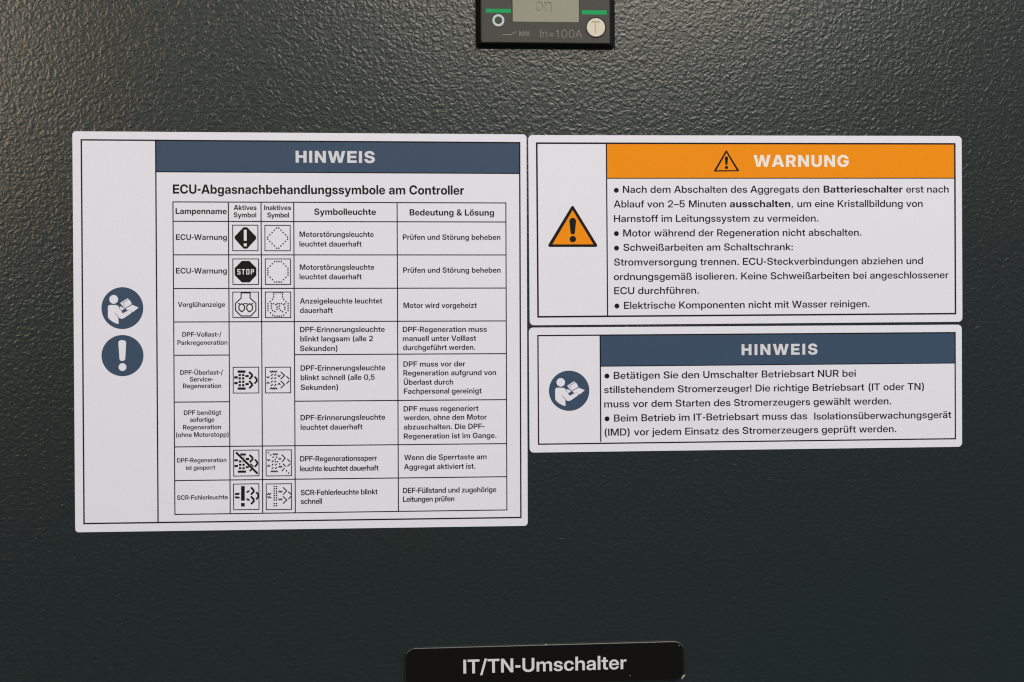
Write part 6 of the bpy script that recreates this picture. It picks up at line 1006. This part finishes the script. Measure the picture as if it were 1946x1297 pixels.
bar(m, p0, p1, 0.34, FD + 0.03)
bar(m, p1, p2, 0.34, FD + 0.032)
(x0, y1), (x1, y0) = rel(B['xs'][0]), rel(B['xs'][1])
m.rect(x0, y0, x0 + 0.28, y1, FD + 0.03)
st = (x1 - x0 - 0.2) / 3
for k in range(3):
    xa = x0 + 0.2 + k * st
    bar(m, (xa, y0 + 0.2), (xa + st, y1 - 0.2), 0.3, FD + 0.034 + 0.002 * k)
    bar(m, (xa, y1 - 0.2), (xa + st, y0 + 0.2), 0.3, FD + 0.041 + 0.002 * k)
m.build('isolator_symbol', GREYPRINT, root)
a, b = rel(B['In'][0]), rel(B['In'][1])
lines_part('rating_text', [('In=100A', 'L', a[0], (a[1] + b[1]) / 2, b[0] - a[0], 3.42)], GREYPRINT, root, FD + 0.03)
# trip button with the letter sunk into it
m = Mesh()
bd_ = FD + 0.35
o1, o2 = disc(bt[0], bt[1], 4.08, 40), disc(bt[0], bt[1], 3.85, 40)
(tx0, ty1), (tx1, ty0) = rel(B['Tbar'][0]), rel(B['Tbar'][1])
(sx0, sy1), (sx1, sy0) = rel(B['Tstem'][0]), rel(B['Tstem'][1])
T = [(tx0, ty0), (sx0, ty0), (sx0, sy0), (sx1, sy0), (sx1, ty0), (tx1, ty0), (tx1, ty1), (tx0, ty1)]
m.loops([at(o1, CAPD), at(o1, bd_ - 0.25), at(o2, bd_)], cap=False)
recessed_marks(m, o2, [T], bd_, 0.45)
m.build('trip_button', CREAM, root)

# ------------------------------------------------------------------ black name plate
Pl = GEO['plate']
x0, x1 = Pl['l'][0], Pl['r'][0]
z1, z0 = (Pl['tl'][1] + Pl['tr'][1]) / 2, Pl['b'][1]
ang = math.atan2(Pl['tr'][1] - Pl['tl'][1], Pl['tr'][0] - Pl['tl'][0])
root = empty('name_plate', x0, z0, ang)
tag(root, 'black rounded plate with white lettering IT/TN-Umschalter at the foot', 'name plate')
w, h = x1 - x0, z1 - z0
m = Mesh()
R_ = 4.6
inn = rounded(0.42, 0.42, w - 0.42, h - 0.42, R_ - 0.42)
m.poly(inn, 1.5)
pm = m.build('plate', BLACK_GLOSS, root)
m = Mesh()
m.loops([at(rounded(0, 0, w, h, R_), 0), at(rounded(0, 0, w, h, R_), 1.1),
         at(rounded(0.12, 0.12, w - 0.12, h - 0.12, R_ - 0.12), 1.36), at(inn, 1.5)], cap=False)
m.build('bevelled_edge', EDGE_HIGHLIGHT, pm)
a, b = Pl['text']
lines_part('plate_text', [('IT/TN-Umschalter', 'P', a[0] - x0, (a[1] + b[1]) / 2 - z0 - 0.1, b[0] - a[0], 6.05)], WHITE, root, 1.53)
random.seed(4)


def lump(name, cx_, cy_, d, rx, ry, h_, rot, mat, parent):
    rings = []
    for k in range(5):
        t = k / 4
        s = math.cos(t * math.pi / 2 * 0.9)
        ring = []
        for i in range(12):
            an = 2 * math.pi * i / 12
            j = 1 + 0.18 * math.sin(3 * an + cx_)
            x, y = rx * s * j * math.cos(an), ry * s * j * math.sin(an)
            ring.append((cx_ + x * math.cos(rot) - y * math.sin(rot), cy_ + x * math.sin(rot) + y * math.cos(rot), d + h_ * math.sin(t * math.pi / 2)))
        rings.append(ring)
    m = Mesh()
    m.loops(rings)
    return m.build(name, mat, parent, smooth=True)


(bx0, by0), (bx1, by1) = Pl['burr']
lump('corner_lump', (bx0 + bx1) / 2 - x0, (by0 + by1) / 2 - z0, 0.2, 1.35, 0.42, 0.7, math.radians(52), LUMP_PALE, root)  # small pale lump at the plate's lower right corner

# dust caught on the plate
for px_, py_, d_, r_ in Pl['specks']:
    lump('dust_speck', px_ - x0, py_ - z0, d_, r_, r_ * 0.5, 0.25, 0.2, DUST, root)
